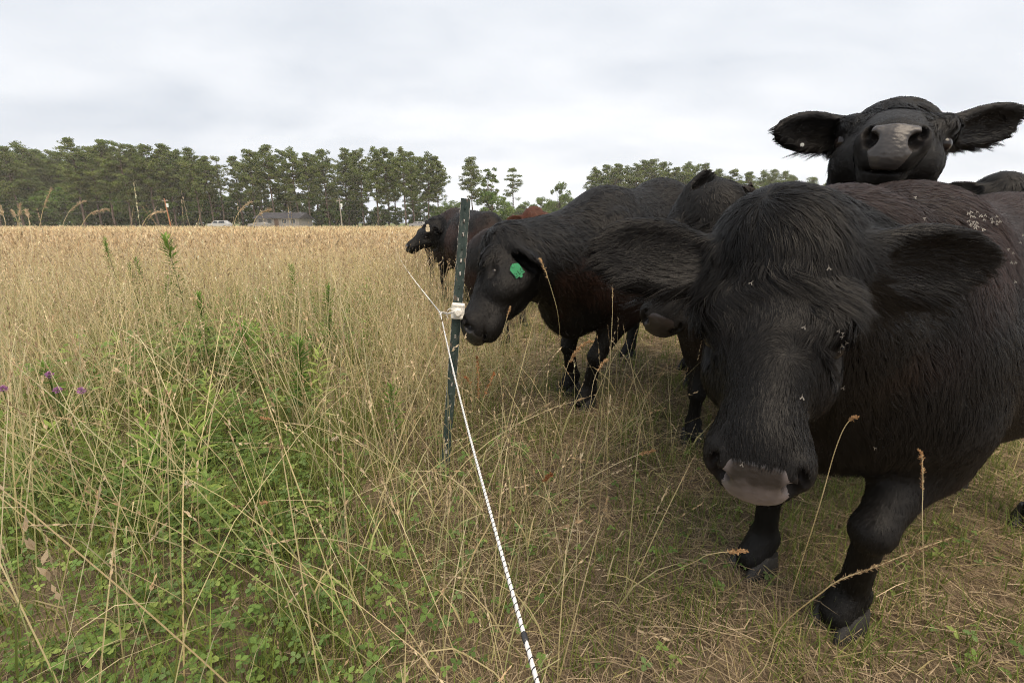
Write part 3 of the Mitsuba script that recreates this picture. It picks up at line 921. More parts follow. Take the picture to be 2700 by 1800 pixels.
# the front cow, head lowered to the camera
poll = at(2062, 612, 0.80)
nose = at(1962, 1528, 0.60)
hzv = unit(EYE - (poll + nose) / 2)
c = Cow('shaggy black cow with its head lowered close to the camera, pale muzzle and curly forehead', (1.02, 1.22), (-.88, -.42), .93, poll, nose, hzv,
        [(at(2590, 690, .80), (-.1, -1, -.1), None, .076), (at(1585, 665, .83), (.1, -1, .35), None, .085)],
        feet={'fl': on_ground(2215, 1640)[:2], 'fr': on_ground(1990, 1490)[:2], 'fl_knee': at(2300, 1400, 1.13)}, head_scale=.935, withers=1.28, broad=.87, brisket=.13, lift=.035, rump_up=.05, neck_drop=-.03)
cows['front'] = c
# the cow behind it, chin over its back
c = Cow('black cow holding its head high over the back of the front cow, ears spread wide', (1.86, 2.50), (-.5, -.87), 1.06, at(2368, 306, 1.62), at(2388, 278, 1.12), (0, -.2, 1),
        [(at(2695, 312, 1.56), (-.1, -1, -.25), None, .062), (at(2052, 345, 1.6), (.2, -1, -.15), None, .062)], head_scale=1.05, withers=1.30, muzzle=.81)
cows['high'] = c
# the grazing cow with the green tag
poll, nose = at(1306, 652, 2.20), at(1222, 815, 2.02)
c = Cow('black cow grazing behind the green fence post with a green tag in its ear', (.56, 2.82), (-.74, -.67), 1.06, poll, nose, (-1, .30, .35),
        [(at(1428, 702, 1.98), (-.45, -.45, -.8), None, .055), ((-.55, .75, .1), (-.6, -.5, .2), .19, .058)],
        feet={'fl': on_ground(1540, 1075)[:2], 'fr': on_ground(1500, 1035)[:2], 'hl': (1.42, 3.5), 'hr': (1.0, 3.8)}, head_scale=.95, withers=1.22, back_len=1.12, neck_drop=.05, rump_up=.09, eye_in=.014, crest=True)
cows['tag'] = c
# the cow peering out below the front cow's ear
c = Cow('black cow peering out between the grazing cow and the front cow, one ear upright', (1.12, 2.25), (-.35, -.94), .86, at(1888, 545, 1.58), at(1618, 1112, 1.47), (-.25, -.95, .35),
        [(at(1985, 478, 1.62), (0, -1, .2), None, .050), (at(1868, 455, 1.62), (-.1, -1, .1), None, .040)], head_scale=1.07, withers=1.2, back_len=.95)
cows['low'] = c
# farther cows
c = Cow('black cow seen from behind, left of the post, with a pale ear tag', (-.82, 6.75), (-.52, .85), 1.03, at(1136, 588, 6.45), at(1083, 630, 6.35), (-.35, -.3, .85),
        [((.5, -.8, -.1), (-.5, -.6, -.3), .18, .05), ((-.2, .9, .2), (0, -.3, 1), .18, .05)], head_scale=.98, back_len=1.0, withers=1.26)
cows['rear'] = c
c = Cow('black cow mostly hidden behind the cow with the pale ear tag', (-.72, 8.9), (.55, .83), 1.0, (-.62, 9.35, 1.24), (-.4, 9.7, .97), (0, .4, 1),
        [((-.8, .3, .3), (-.4, .4, 1), .19, .05), ((.8, -.5, .35), (0, -.9, .4), .19, .05)], back_len=1.0)
cows['hidden'] = c
c = Cow('small dark calf standing behind the head of the grazing cow, rump towards us', (-.02, 5.05), (.2, .98), .88, (.2, 5.75, .75), (.3, 5.95, .42), (.1, .7, .7),
        [((-.9, .2, 0), (0, 0, 1), .18, .05), ((.9, -.2, 0), (0, 0, 1), .18, .05)], back_len=.95)
cows['calf'] = c
c = Cow('red brown cow with a white face looking over the neck of the grazing cow', (.42, 6.6), (-.25, -.96), 1.0, at(1408, 564, 5.3), at(1396, 660, 5.05), (0, -.85, .6),
        [((.95, .1, -.1), (0, -1, .1), .19, .055), ((-.95, .1, -.08), (0, -1, .1), .19, .055)])
cows['red'] = c
c = Cow('black cow at the far right with only its tufted poll and one ear in view', (3.2, 3.35), (-.45, -.9), 1.0, at(2672, 496, 2.6), at(2655, 660, 2.45), (0, -.85, .5),
        [((.9, .1, .2), (0, -1, .1), .19, .055), ((-.9, .1, .12), (0, -1, .1), .19, .055)], withers=1.3)
cows['edge'] = c

NT['cows'] = 0
cows['front'].build(.015, .0048, tint=.45, pad_dirt=.9, nose_col=(.135, .115, .112))
cows['high'].pad_top, cows['high'].pad_wide, cows['high'].pad_nip = .470, .062, .1
cows['high'].build(.024, .0055, tint=.3, nose_col=(.046, .041, .039), eye_size=1.0)
cows['tag'].build(.019, .0085, tint=.35, nose_col=(.02, .018, .017), eye_size=.8)
cows['low'].build(.024, .0075, tint=.2, nose_col=(.022, .017, .016))
cows['rear'].build(.03, .015, tint=.7, nose_col=(.02, .018, .017))
cows['hidden'].build(.028, .028, tint=.4, eyes=False)
cows['calf'].build(.026, .026, tint=.5, eyes=False)
cows['red'].white = True
cows['red'].build(.032, .014, tint=.0, coat=(.085, .030, .016), white_face=True)
cows['edge'].build(.032, .016, tint=.2)
f = cows['front']
NT['front'] = f.coat_on(f.fur(88000, .0013, head_boost=2.6, seed=1, seg=2, clump=.42))
f = cows['high']
f.coat_on(f.fur(15000, .0024, head_boost=3.4, seg=2, seed=2, length=.62))
f = cows['tag']
f.coat_on(f.fur(22000, .0036, seg=2, seed=3, length=.9))
f = cows['low']
f.coat_on(f.fur(14000, .0030, head_boost=2.2, seg=2, seed=4, length=.6))
f = cows['rear']
f.coat_on(f.fur(6000, .007, seg=2, seed=5, length=.9))
f = cows['red']
f.coat_on(f.fur(6000, .006, seg=2, seed=6, length=1.1))
f = cows['calf']
f.coat_on(f.fur(5000, .006, seg=2, seed=7, length=.9))
f = cows['edge']
f.coat_on(f.fur(6000, .004, seg=2, seed=8, head_boost=2, length=1.1))

# ---------------------------------------------------------------- fence post, insulator, rope
def along(a, b, t):
    return np.asarray(a) * (1 - t) + np.asarray(b) * t


pb, ptop = on_ground(1171, 1262), at(1228, 524, 1.86)
pax = unit(ptop - pb)
pl = np.linalg.norm(ptop - pb)
pxv = unit(np.cross(pax, unit(np.array([0.16, -1.0, 0.0]))))
pyv = np.cross(pax, pxv)          # away from the camera
PR = np.stack([pxv, pyv, pax], 1)
post = thing('fence_post', 'dark green studded metal fence post with chipped paint, leaning right', 'fence post')
from shapely.geometry import Polygon
tee = Polygon([(-.0175, -.0020), (-.0155, -.0040), (-.006, -.0046), (.006, -.0046), (.0155, -.0040), (.0175, -.0020), (.0175, .0008), (.0040, .0020), (.0026, .0060), (.0024, .0290), (-.0024, .0290), (-.0026, .0060), (-.0040, .0020), (-.0175, .0008)])
m = trimesh.creation.extrude_polygon(tee, pl + .12, engine='earcut')
m = m.slice_plane([0, 0, .3], [0, 0, 1], cap=False) if False else m
v = np.asarray(m.vertices) * [1.12, 1.12, 1] - [0, 0, .12]


def post_color(p, n, uv):
    a = mikit.fbm(p.x * 60.0, p.y * 60.0, p.z * 9.0, 3)
    b = mikit.fbm(p.x * 140.0, p.y * 140.0, p.z * 60.0, 3)
    c = mikit.mix((0.018, 0.033, 0.030), (0.050, 0.075, 0.066), dr.clip(1.6 * (a - 0.25), 0, 1))
    c = mikit.mix(c, (0.11, 0.12, 0.11), mikit.smoothstep(0.60, 0.72, b) * 0.7)
    return mikit.mix(c, (0.12, 0.085, 0.06), mikit.smoothstep(0.66, 0.74, mikit.fbm(p.x * 90.0, p.y * 90.0, p.z * 25.0 + 7.0, 3)) * 0.8)


def chip_color(p, n, uv):
    a = mikit.fbm(p.x * 300.0, p.y * 300.0, p.z * 60.0, 3)
    return mikit.mix((0.05, 0.045, 0.04), (0.50, 0.47, 0.43), mikit.smoothstep(0.42, 0.6, a))


scene['post_mat'] = {'type': 'twosided', 'bsdf': {'type': 'principled', 'base_color': mikit.proc(post_color), 'roughness': 0.55, 'specular': 0.4}}
scene['chip_mat'] = {'type': 'twosided', 'bsdf': {'type': 'principled', 'base_color': mikit.proc(chip_color), 'roughness': 0.7}}
add('shaft', (v @ PR.T + pb, np.asarray(m.faces)), 'post_mat', post)
e = 0.0197
for sgn in (-1, 1):
    add('flange_edge', (np.asarray(box((sgn * e, -.0012, pl * .64), (.0014, .0042, pl * .70))[0]) @ PR.T + pb, box((0, 0, 0), (1, 1, 1))[1]), 'chip_mat', post)
    labels[[k for k in scene][-1]] = {'label': 'edge with flaking white paint and rust'}
sh = trimesh.creation.box(extents=(.0085, .007, .017))
sv = np.asarray(sh.vertices).copy()
sv[sv[:, 1] < 0] *= [.65, 1, .7]
for i in range(21):
    z = pl - .035 - i * .054
    if z < .05:
        break
    add('stud', (((sv + [0, -.0075, z]) @ PR.T + pb), np.asarray(sh.faces)), 'chip_mat' if i % 3 else 'post_mat', post)
blade = Polygon([(-.045, -.12), (.045, -.12), (.045, .02), (-.045, .02)])

# white plastic insulator clipped on the post
zi = np.dot(at(1196, 826, 1.87) - pb, pax)
ins = thing('insulator', 'white plastic insulator clipped to the green post with rope tied to it', 'insulator')
mat('plastic_mat', base_color=rgb(0.74, 0.72, 0.66), roughness=0.42, specular=0.5)


def local(vv):
    return np.asarray(vv) @ PR.T + pb + pax * zi


def rounded(sx, sy, sz, r, n=6):
    import manifold3d as m3
    s = m3.Manifold.sphere(r, n * 4)
    M = m3.Manifold.batch_hull([s.translate([a * (sx / 2 - r), b * (sy / 2 - r), c * (sz / 2 - r)]) for a in (-1, 1) for b in (-1, 1) for c in (-1, 1)])
    mm = M.to_mesh()
    return np.asarray(mm.vert_properties[:, :3]), np.asarray(mm.tri_verts)


v, fc = rounded(.056, .014, .070, .005)
add('plate', (local(v + [.003, -.016, 0]), fc), 'plastic_mat', ins, smooth=40)
v, fc = rounded(.030, .040, .044, .008)
add('clip_body', (local(v + [.003, .006, 0]), fc), 'plastic_mat', ins, smooth=40)
prof = [(-.021, .0155), (-.028, .0165), (-.033, .0135), (-.037, .0125), (-.040, .0165), (-.046, .0165), (-.050, .012), (-.0505, .001)]
add('spool', (lambda t: (local(t[0]), t[1]))(tube([(.002, y, -.003) for y, r in prof], [r for y, r in prof], 20)), 'plastic_mat', ins, smooth=35)
v, fc = rounded(.052, .006, .010, .0028)
add('rib', (local(v + [.003, -.024, .026]), fc), 'plastic_mat', ins, smooth=40)
add('rib', (local(v + [.003, -.024, -.027]), fc), 'plastic_mat', ins, smooth=40)

# rope: white braid with a dark tracer, from beside the camera past the post to the far post
knot = at(1161, 824, 1.80)
near_end = on_ground(1436, 1800, .74) + np.array([.075, -.30, .02])
mid = on_ground(1417, 1800, .745)
far_top = at_distance(1032, 616, 19.3)
t = np.linspace(0, 1, 120)
A = along(near_end, mid, np.linspace(0, 1, 14)[:-1, None])
B = along(mid, knot, t[:, None]) + np.array([0, 0, -1.0]) * (.030 * np.sin(math.pi * t))[:, None]
C = along(knot, far_top, (t[1:, None]) ** 1.6) + np.array([0, 0, -1.0]) * (.28 * np.sin(math.pi * t[1:] ** 1.6) * (1 - .35 * t[1:]))[:, None]
line = np.vstack([A, B, C])


def resample(P, step):
    d = np.r_[0, np.cumsum(np.linalg.norm(np.diff(P, axis=0), axis=1))]
    n = max(2, int(d[-1] / step))
    u = np.linspace(0, d[-1], n)
    return np.stack([np.interp(u, d, P[:, k]) for k in range(3)], 1), u


def rope_mesh(P, r, step=.003, turn=.021):
    Q, u = resample(P, step)
    sides = 9
    v, f = tube(Q, r, sides, cap=False)
    a = np.tile(np.arange(sides) * 2 * math.pi / sides, len(Q))
    uu = np.repeat(u, sides)
    strand = np.cos(3 * (a + 2 * math.pi * uu / (turn * 3)) * 1.0)
    tan = unit(np.gradient(Q, axis=0))
    ctr = np.repeat(Q, sides, 0)
    v = ctr + (v - ctr) * (1 + .10 * strand)[:, None]
    c = np.array([.72, .71, .68]) * (1 + .06 * strand[:, None])
    return v, f, c


mat('rope_mat', base_color=VC, roughness=0.6, specular=0.3)


def tracer_mesh(P, r, turn=.0098, step=.0011):
    """The dark strand wound round the rope."""
    Q, u = resample(P, step)
    tan = unit(np.gradient(Q, axis=0))
    a1 = unit(np.cross(tan, [0, 0, 1.0]))
    a2 = np.cross(tan, a1)
    ph = 2 * math.pi * u / turn + .35 * np.sin(u * 31) + .25 * np.sin(u * 83 + 1)
    return tube(Q + (r * .86) * (np.cos(ph)[:, None] * a1 + np.sin(ph)[:, None] * a2), .00088, 4, cap=False)


rope = thing('rope', 'white electric fence rope with a dark spiral tracer, running past the green post', 'rope')
near = line[np.linalg.norm(line - EYE, axis=1) < 4.6]
v, f, c = rope_mesh(near, .0023)
add('near_run', (v, f), 'rope_mat', rope, smooth=True, color=c)
v, f = tracer_mesh(line[np.linalg.norm(line - EYE, axis=1) < 2.3], .0023)
add('dark_strand', (v, f), 'paint_mat', rope, smooth=True, color=flat((.018, .022, .03), len(v)))
labels[rope + '__dark_strand'] = {'label': 'dark strand wound spirally round the white rope'}
farl = line[len(near) - 1:]
v, f = tube(farl, .0024, 6, cap=False)
add('far_run', (v, f), 'rope_mat', rope, smooth=True, color=flat((.62, .61, .60), len(v)))
ic = pb + pax * zi
spool = ic + PR @ np.array([-.014, -.036, -.003])
tie = along(knot, spool, np.linspace(0, 1, 8)[:, None]) + np.array([0, 0, -1.0]) * (.006 * np.sin(np.linspace(0, math.pi, 8)))[:, None]
parts = [rope_mesh(tie, .0021), rope_mesh(tie + [0.002, -.004, .005 * 1], .0019)]
aa = np.linspace(0, 2 * math.pi * 2.2, 60)
loop = ic + np.stack([.002 + .0165 * np.cos(aa), -.036 + .0035 * np.sin(aa * .5), -.003 + .0165 * np.sin(aa)], 1) @ PR.T
parts.append(rope_mesh(loop, .0020))
aa = np.linspace(.6, 4.6, 30)
parts.append(rope_mesh(ic + np.stack([-.030 + .014 * np.cos(aa), np.full(30, -.038), -.010 + .022 * np.sin(aa)], 1) @ PR.T, .0018))
aa = np.linspace(0, 9.5, 44)
parts.append(rope_mesh(knot + np.stack([.0045 * np.cos(aa), .0045 * np.sin(aa), .004 * np.cos(aa * 1.7)], 1), .0022))
v, f, c = joinc(parts)
add('knotted_loop', (v, f), 'rope_mat', rope, smooth=True, color=c)
tp = line[np.argmin(np.abs(line[:, 1] - mid[1] - .075))]
i0 = np.argmin(np.linalg.norm(line - on_ground(1384, 1672, .742), axis=1))
seg = line[max(0, i0 - 2):i0 + 3]
add('tape_wrap', tube([line[i0] + unit(line[i0 - 1] - line[i0]) * .006, line[i0] + unit(line[i0 - 1] - line[i0]) * .004, line[i0] + unit(line[i0 + 1] - line[i0]) * .003, line[i0] + unit(line[i0 + 1] - line[i0]) * .005], [.0026, .0034, .0033, .0026], 10), 'paint_mat', rope, smooth=True, color=flat((.03, .03, .032), 42))
fp = thing('fence_post', 'thin white far fence post small in the dry grass where the rope ends', 'fence post')
q = far_top.copy()
painted('rod', tube([[q[0] + .03, q[1] + .03, 0], q + [.03, .03, .1]], .009, 8), (.6, .6, .58), fp)
painted('insulator', tube([q + [.03, .03, -.03], q + [.02, 0, 0], q + [.03, .03, .05]], [.03, .035, .02], 8), (.75, .74, .7), fp)

# ---------------------------------------------------------------- grasses and herbs of the field
COW_SPOTS = [(1.35, 1.4, 0.75), (0.42, 0.7, 0.33), (0.75, 0.98, 0.4), (0.9, 3.2, 0.75), (-0.1, 2.12, 0.25), (0.2, 2.4, 0.35), (1.2, 2.6, 0.6), (0.55, 1.5, 0.3), (1.8, 2.8, 0.7), (-0.55, 6.2, 0.7), (-.1, 4.3, .5), (0.25, 5.6, 0.5), (-1.2, 6.35, .3)]


def scatter(n, x0, x1, y0, y1, dens=None, margin=0.35):
    """n tries, evenly over the rectangle, thinned by dens(x, y) and to what the photograph's view takes in."""
    x, y = RNG.uniform(x0, x1, n), RNG.uniform(y0, y1, n)
    ok = np.abs(x) < 1.16 * y + margin
    if dens is not None:
        ok &= RNG.uniform(0, 1, n) < dens(x, y)
    return x[ok], y[ok]


def n2(x, y, f, seed=0, o=3):
    return meshkit.fbm(np.stack([x * f, y * f, 0 * x], -1), o, seed)


def green_patch(x, y):
    s = fence_side(x, y) + 0.9 * (n2(x, y, 0.9, 15) - 0.5)
    return ramp(0.15, 0.75, -s) * (1 - ramp(1.3, 2.6, -s)) * (1 - ramp(4.2, 6.6, y)) * ramp(0.36, 0.58, n2(x, y, 1.5, 5) + 0.06) * (0.5 + 0.5 * ramp(1.1, 2.0, y))


def clear_of_cows(x, y):
    ok = np.ones(len(x), bool)
    for cx, cy, r in COW_SPOTS:
        ok &= np.hypot(x - cx, y - cy) > r
    return ok


STRAW0 = [(0.38, 0.36, 0.15), (0.49, 0.41, 0.20), (0.53, 0.44, 0.22), (0.34, 0.38, 0.14), (0.42, 0.33, 0.16), (0.30, 0.36, 0.13)]
STRAW1 = [(0.71, 0.61, 0.38), (0.77, 0.68, 0.46), (0.66, 0.56, 0.33), (0.73, 0.62, 0.37), (0.60, 0.48, 0.29)]
GREEN0 = [(0.13, 0.165, 0.035), (0.16, 0.185, 0.045), (0.11, 0.15, 0.04)]
GREEN1 = [(0.22, 0.29, 0.07), (0.28, 0.33, 0.09), (0.19, 0.26, 0.075), (0.33, 0.34, 0.11)]
LITTER = [(0.40, 0.31, 0.20), (0.51, 0.40, 0.26), (0.30, 0.23, 0.15), (0.60, 0.48, 0.32), (0.23, 0.175, 0.12), (0.44, 0.37, 0.19)]
SEED = [(0.52, 0.39, 0.24), (0.62, 0.49, 0.32), (0.44, 0.32, 0.19), (0.70, 0.57, 0.39)]
straw, green, litter = [], [], []


def seed_heads(P, n_spk, size, spread, share, wider=1.0):
    """Spikelets along the top of stems P (n, k, 3)."""
    n = len(P)
    t = 1 - RNG.uniform(0, share, (n, n_spk))
    k = P.shape[1] - 1
    i = np.minimum((t * k).astype(int), k - 1)
    f = (t * k - i)[..., None]
    rows = np.arange(n)[:, None]
    c = P[rows, i] * (1 - f) + P[rows, i + 1] * f
    axis = unit(P[:, -1] - P[:, -2])[:, None] + RNG.normal(0, spread, (n, n_spk, 3))
    axis = unit(axis).reshape(-1, 3)
    c = c.reshape(-1, 3)
    s = size * RNG.uniform(0.6, 1.3, (len(c), 1))
    b = unit(np.cross(axis, RNG.normal(size=c.shape))) * s * 0.17 * wider
    mid = c + axis * s * 0.45
    V = np.stack([c, mid - b, mid + b, c + axis * s], 1).reshape(-1, 3)
    F = (np.array([[0, 2, 1], [1, 2, 3]])[None] + (np.arange(len(c)) * 4)[:, None, None]).reshape(-1, 3)
    col = np.repeat(pick(SEED, n, 0.2), n_spk, 0)
    return V, F, np.repeat(col * RNG.uniform(0.75, 1.25, (len(col), 1)), 4, 0)


def stems(x, y, h0, h1, w, k=6, lean=0.35, seeds=0, seed_size=0.012, leaf=0.5, pale=0.0):
    n = len(x)
    base = np.column_stack([x, y, ground_z(x, y) - 0.01])
    h = RNG.uniform(h0, h1, n)
    ln = np.abs(RNG.normal(0, lean, n))
    P, r = blades(base, h, circ(n), ln, w * RNG.uniform(0.75, 1.25, n), pick(STRAW0, n) * (1 - pale) + pale * np.array([.60, .52, .33]), pick(STRAW1, n) * (1 - pale) + pale * np.array([.80, .70, .48]), k=k, bend=np.where(RNG.uniform(0, 1, n) < 0.45, 1.02, RNG.uniform(1.1, 2.4, n)))
    straw.append(r)
    if seeds:
        straw.append(seed_heads(P, seeds, seed_size, 0.16, 0.16))
    if leaf:
        m = RNG.uniform(0, 1, n) < leaf
        b = P[m, max(1, k // 3)]
        straw.append(blades(b, RNG.uniform(0.08, 0.22, m.sum()), circ(m.sum()), RNG.uniform(0.7, 1.3, m.sum()), w * 1.5 * np.ones(m.sum()), pick(STRAW0, m.sum()), pick(STRAW1, m.sum()) * 0.9, k=4, bend=1.4)[1])


# near tall straw, left of the fence: clumps at the left, thinner over the clover
def d_left(x, y):
    s = -fence_side(x, y)
    g = green_patch(x, y)
    return np.clip((0.40 + 0.8 * ramp(0.9, 2.0, s) + 0.5 * ramp(2.5, 5, y)) * ramp(-0.35, 0.35, s) * (1 - 0.72 * g) * ramp(0.22, 0.55, n2(x, y, 2.3, 2) + 0.1), 0, 1) * ramp(0.5, 1.1, np.hypot(x, y))


x, y = scatter(6400, -4.6, 0.2, 0.35, 4.0, d_left)
stems(x, y, 0.35, 0.98, 0.0034, k=6, lean=0.5, seeds=10, seed_size=0.015, leaf=0.35)
x, y = scatter(7800, -9.5, 0.5, 4.0, 8.5, d_left)
stems(x, y, 0.45, 0.97, 0.0055, k=5, lean=0.48, seeds=5, seed_size=0.030, leaf=0.45)
x, y = scatter(26000, -21, 3.0, 8.5, 18, lambda x, y: np.where(fence_side(x, y) < 0.6, 1.0, 0.6))
stems(x, y, 0.5, 0.93, 0.010, k=4, lean=0.4, seeds=2, seed_size=0.08, leaf=0.25, pale=.35)
x, y = scatter(44000, -56, 30, 18, 48, lambda x, y: 20 / y)
stems(x, y, 0.45, 0.88, 0.026, k=3, lean=0.42, seeds=1, seed_size=0.14, leaf=0.0, pale=.6)
x, y = scatter(30000, -150, 70, 48, 130, lambda x, y: 50 / y)
stems(x, y, 0.45, 0.88, 0.10, k=3, lean=0.45, seeds=0, leaf=0.0, pale=.7)
# some very tall bent stems near the left edge that rise over the horizon
x, y = scatter(260, -3.2, 0.0, 0.95, 3.0, lambda x, y: fence_side(x, y) < -0.1)
stems(x, y, 0.55, 0.95, 0.0036, k=10, lean=1.05, seeds=24, seed_size=0.013, leaf=0.2)
x, y = scatter(110, -4.2, -1.2, 1.2, 4.2)
stems(x, y, 1.05, 1.36, 0.0032, k=9, lean=0.5, seeds=30, seed_size=0.012, leaf=0.3)


# straw strip along the fence and between the cows
def d_strip(x, y):
    s = fence_side(x, y)
    return np.clip((1 - ramp(0.25, 0.9, np.abs(s - 0.25))) * ramp(1.6, 2.4, y) + 0.25 * ramp(3, 5, y) + 0.09, 0, 1) * ramp(0.3, 0.6, n2(x, y, 2.9, 8) + 0.12) * ramp(-0.5, 0.0, s) * clear_of_cows(x, y)


x, y = scatter(8000, -2.4, 3.0, 1.1, 5.0, d_strip)
stems(x, y, 0.26, 0.72, 0.0034, k=6, lean=0.45, seeds=10, seed_size=0.015, leaf=0.5)
x, y = scatter(7000, -3.4, 4.0, 5.0, 9.0, d_strip)
stems(x, y, 0.4, 0.85, 0.004, k=5, lean=0.4, seeds=5, seed_size=0.03, leaf=0.5)


# trampled stems standing thinly on the grazed side and near the camera
def d_graze(x, y):
    return np.clip(0.5 * ramp(0.25, 0.6, n2(x, y, 2.1, 12) + 0.1), 0, 1) * (fence_side(x, y) > -0.5) * clear_of_cows(x, y)


x, y = scatter(3600, -1.2, 3.6, 0.5, 3.6, d_graze)
stems(x, y, 0.10, 0.46, 0.0030, k=6, lean=0.75, seeds=6, seed_size=0.012, leaf=0.3)
x, y = scatter(420, -0.9, 2.2, 0.85, 2.6, lambda x, y: (fence_side(x, y) > -0.2) & clear_of_cows(x, y))
stems(x, y, 0.42, 0.70, 0.0029, k=8, lean=0.65, seeds=12, seed_size=0.014, leaf=0.2)


# short green blades in tufts
def d_green(x, y):
    s = fence_side(x, y)
    tuft = ramp(0.42, 0.62, n2(x, y, 5.0, 31)) * 0.75 + 0.2
    left = ramp(0.0, 0.4, -s) * (0.5 + 0.5 * (1 - ramp(3.5, 7, y)))
    right = ramp(-0.4, 0.1, s) * 0.85
    return np.clip((left + right) * tuft, 0, 1)


def green_blades(x, y, h0, h1, w, k=4, lean=0.8):
    n = len(x)
    base = np.column_stack([x, y, ground_z(x, y) - 0.005])
    h = RNG.uniform(h0, h1, n) * (0.72 + 0.75 * ramp(0.1, 0.5, -fence_side(x, y)))
    green.append(blades(base, h, circ(n), np.abs(RNG.normal(0.35, lean * 0.5, n)), w * RNG.uniform(0.7, 1.4, n), pick(GREEN0, n), pick(GREEN1, n), k=k, bend=1.7, tip=0.6)[1])


x, y = scatter(105000, -3.6, 3.8, 0.3, 3.3, d_green)
green_blades(x, y, 0.04, 0.17, 0.0030)
x, y = scatter(42000, -8.0, 5.0, 3.3, 7.5, d_green)
green_blades(x, y, 0.08, 0.30, 0.0055, k=3)
# taller fresh green blades among the clover
x, y = scatter(14000, -6.0, 0.0, 0.4, 6.4, lambda x, y: green_patch(x, y) * 0.7 * ramp(0.35, 0.6, n2(x, y, 3.1, 44)))
green_blades(x, y, 0.14, 0.34, 0.0050, k=4, lean=0.7)


# flat dead litter
def lay_litter(x, y, l0, l1, w):
    n = len(x)
    a = circ(n)
    l = RNG.uniform(l0, l1, n)
    t = np.linspace(-0.5, 0.5, 3)[None, :]
    bendy = RNG.normal(0, 0.10, n)
    z0 = ground_z(x, y) + RNG.exponential(0.010, n) + 0.002
    tilt = RNG.normal(0, 0.12, n)
    P = np.empty((n, 3, 3))
    P[..., 0] = x[:, None] + a[:, :1] * l[:, None] * t - a[:, 1:] * (l * bendy)[:, None] * (4 * t ** 2)
    P[..., 1] = y[:, None] + a[:, 1:] * l[:, None] * t + a[:, :1] * (l * bendy)[:, None] * (4 * t ** 2)
    P[..., 2] = z0[:, None] + np.abs(l * tilt)[:, None] * (t + 0.5)
    side = np.column_stack([-a[:, 1], a[:, 0], RNG.normal(0, 0.6, n)])
    W = w * RNG.uniform(0.6, 1.5, n)[:, None] * np.array([[1, 1, 0.4]])
    c = pick(LITTER, n, 0.2)
    litter.append(ribbons(P, unit(side), W, np.repeat(c[:, None], 3, 1)))


x, y = scatter(80000, -3.4, 3.8, 0.28, 3.2, lambda x, y: 0.25 + 0.75 * ramp(-0.5, 0.05, fence_side(x, y)))
lay_litter(x, y, 0.05, 0.20, 0.0020)
x, y = scatter(44000, -6, 6, 3.2, 7.0, lambda x, y: 0.3 + 0.7 * ramp(-0.5, 0.1, fence_side(x, y)))
lay_litter(x, y, 0.10, 0.30, 0.0055)


def leaf_shape(c, axis, nrm, length, wide):
    """Folded oval leaves: six points each, four faces."""
    side = unit(np.cross(nrm, axis))
    L, W = length[:, None], wide[:, None]
    V = np.stack([c, c + axis * L * .45 - side * W * .5 + nrm * W * .12, c + axis * L * .5, c + axis * L * .45 + side * W * .5 + nrm * W * .12, c + axis * L * .95 - side * W * .2, c + axis * L * .95 + side * W * .2], 1).reshape(-1, 3)
    f = np.array([[0, 2, 1], [0, 3, 2], [1, 2, 4], [2, 3, 5], [2, 5, 4]])
    return V, (f[None] + (np.arange(len(c)) * 6)[:, None, None]).reshape(-1, 3)


clover = []


def clover_leaves(x, y, h0, h1, size, leaf3=3):
    n = len(x)
    base = np.column_stack([x, y, ground_z(x, y)])
    h = RNG.uniform(h0, h1, n) * (0.55 + 0.9 * n2(x, y, 2.0, 61))
    d = circ(n)
    top = base + np.column_stack([d * (h * RNG.uniform(0, 0.5, n))[:, None], h])
    nrm = unit(np.column_stack([RNG.normal(0, 0.35, n), RNG.normal(0, 0.35, n) - 0.12, np.ones(n)]))
    col = pick([(0.17, 0.26, 0.075), (0.205, 0.30, 0.085), (0.14, 0.22, 0.07), (0.26, 0.33, 0.10), (0.18, 0.26, 0.10)], n, 0.16)
    s = size * RNG.uniform(0.65, 1.3, n)
    a0 = RNG.uniform(0, 2 * math.pi, n)
    u = unit(np.cross(nrm, np.array([1.0, 0.1, 0.2])))
    w = np.cross(nrm, u)
    for j in range(leaf3):
        a = (a0 + j * 2 * math.pi / 3)[:, None]
        ax = unit(np.cos(a) * u + np.sin(a) * w - nrm * RNG.normal(0.12, 0.16, (n, 1)))
        V, F = leaf_shape(top, ax, nrm, s, s * 0.8)
        clover.append((V, F, np.repeat(col * RNG.uniform(0.9, 1.1, (n, 1)), 6, 0)))
    k = RNG.uniform(0, 1, n) < 0.5
    t = np.stack([base[k], (base[k] + top[k]) / 2 + RNG.normal(0, 0.004, (k.sum(), 3)), top[k]], 1)
    sd = unit(np.column_stack([d[k, 1], -d[k, 0], 0 * d[k, 0]]))
    clover.append(ribbons(t, sd, np.tile([[0.0016, 0.0014, 0.001]], (k.sum(), 1)), np.repeat(col[k][:, None] * 0.9, 3, 1)))


x, y = scatter(15000, -2.6, 0.1, 0.35, 2.2, lambda x, y: np.clip(green_patch(x, y) * 1.0 + 0.06, 0, 1))
clover_leaves(x, y, 0.02, 0.14, 0.018)
x, y = scatter(20000, -5.6, -0.2, 2.2, 6.4, lambda x, y: np.clip(green_patch(x, y) * 1.0, 0, 1))
clover_leaves(x, y, 0.10, 0.38, 0.030)
x, y = scatter(900, -0.5, 2.4, 0.45, 2.6, lambda x, y: 0.7 * ramp(0.45, 0.6, n2(x, y, 3.0, 71)) * (fence_side(x, y) > -0.3))
clover_leaves(x, y, 0.01, 0.05, 0.017)


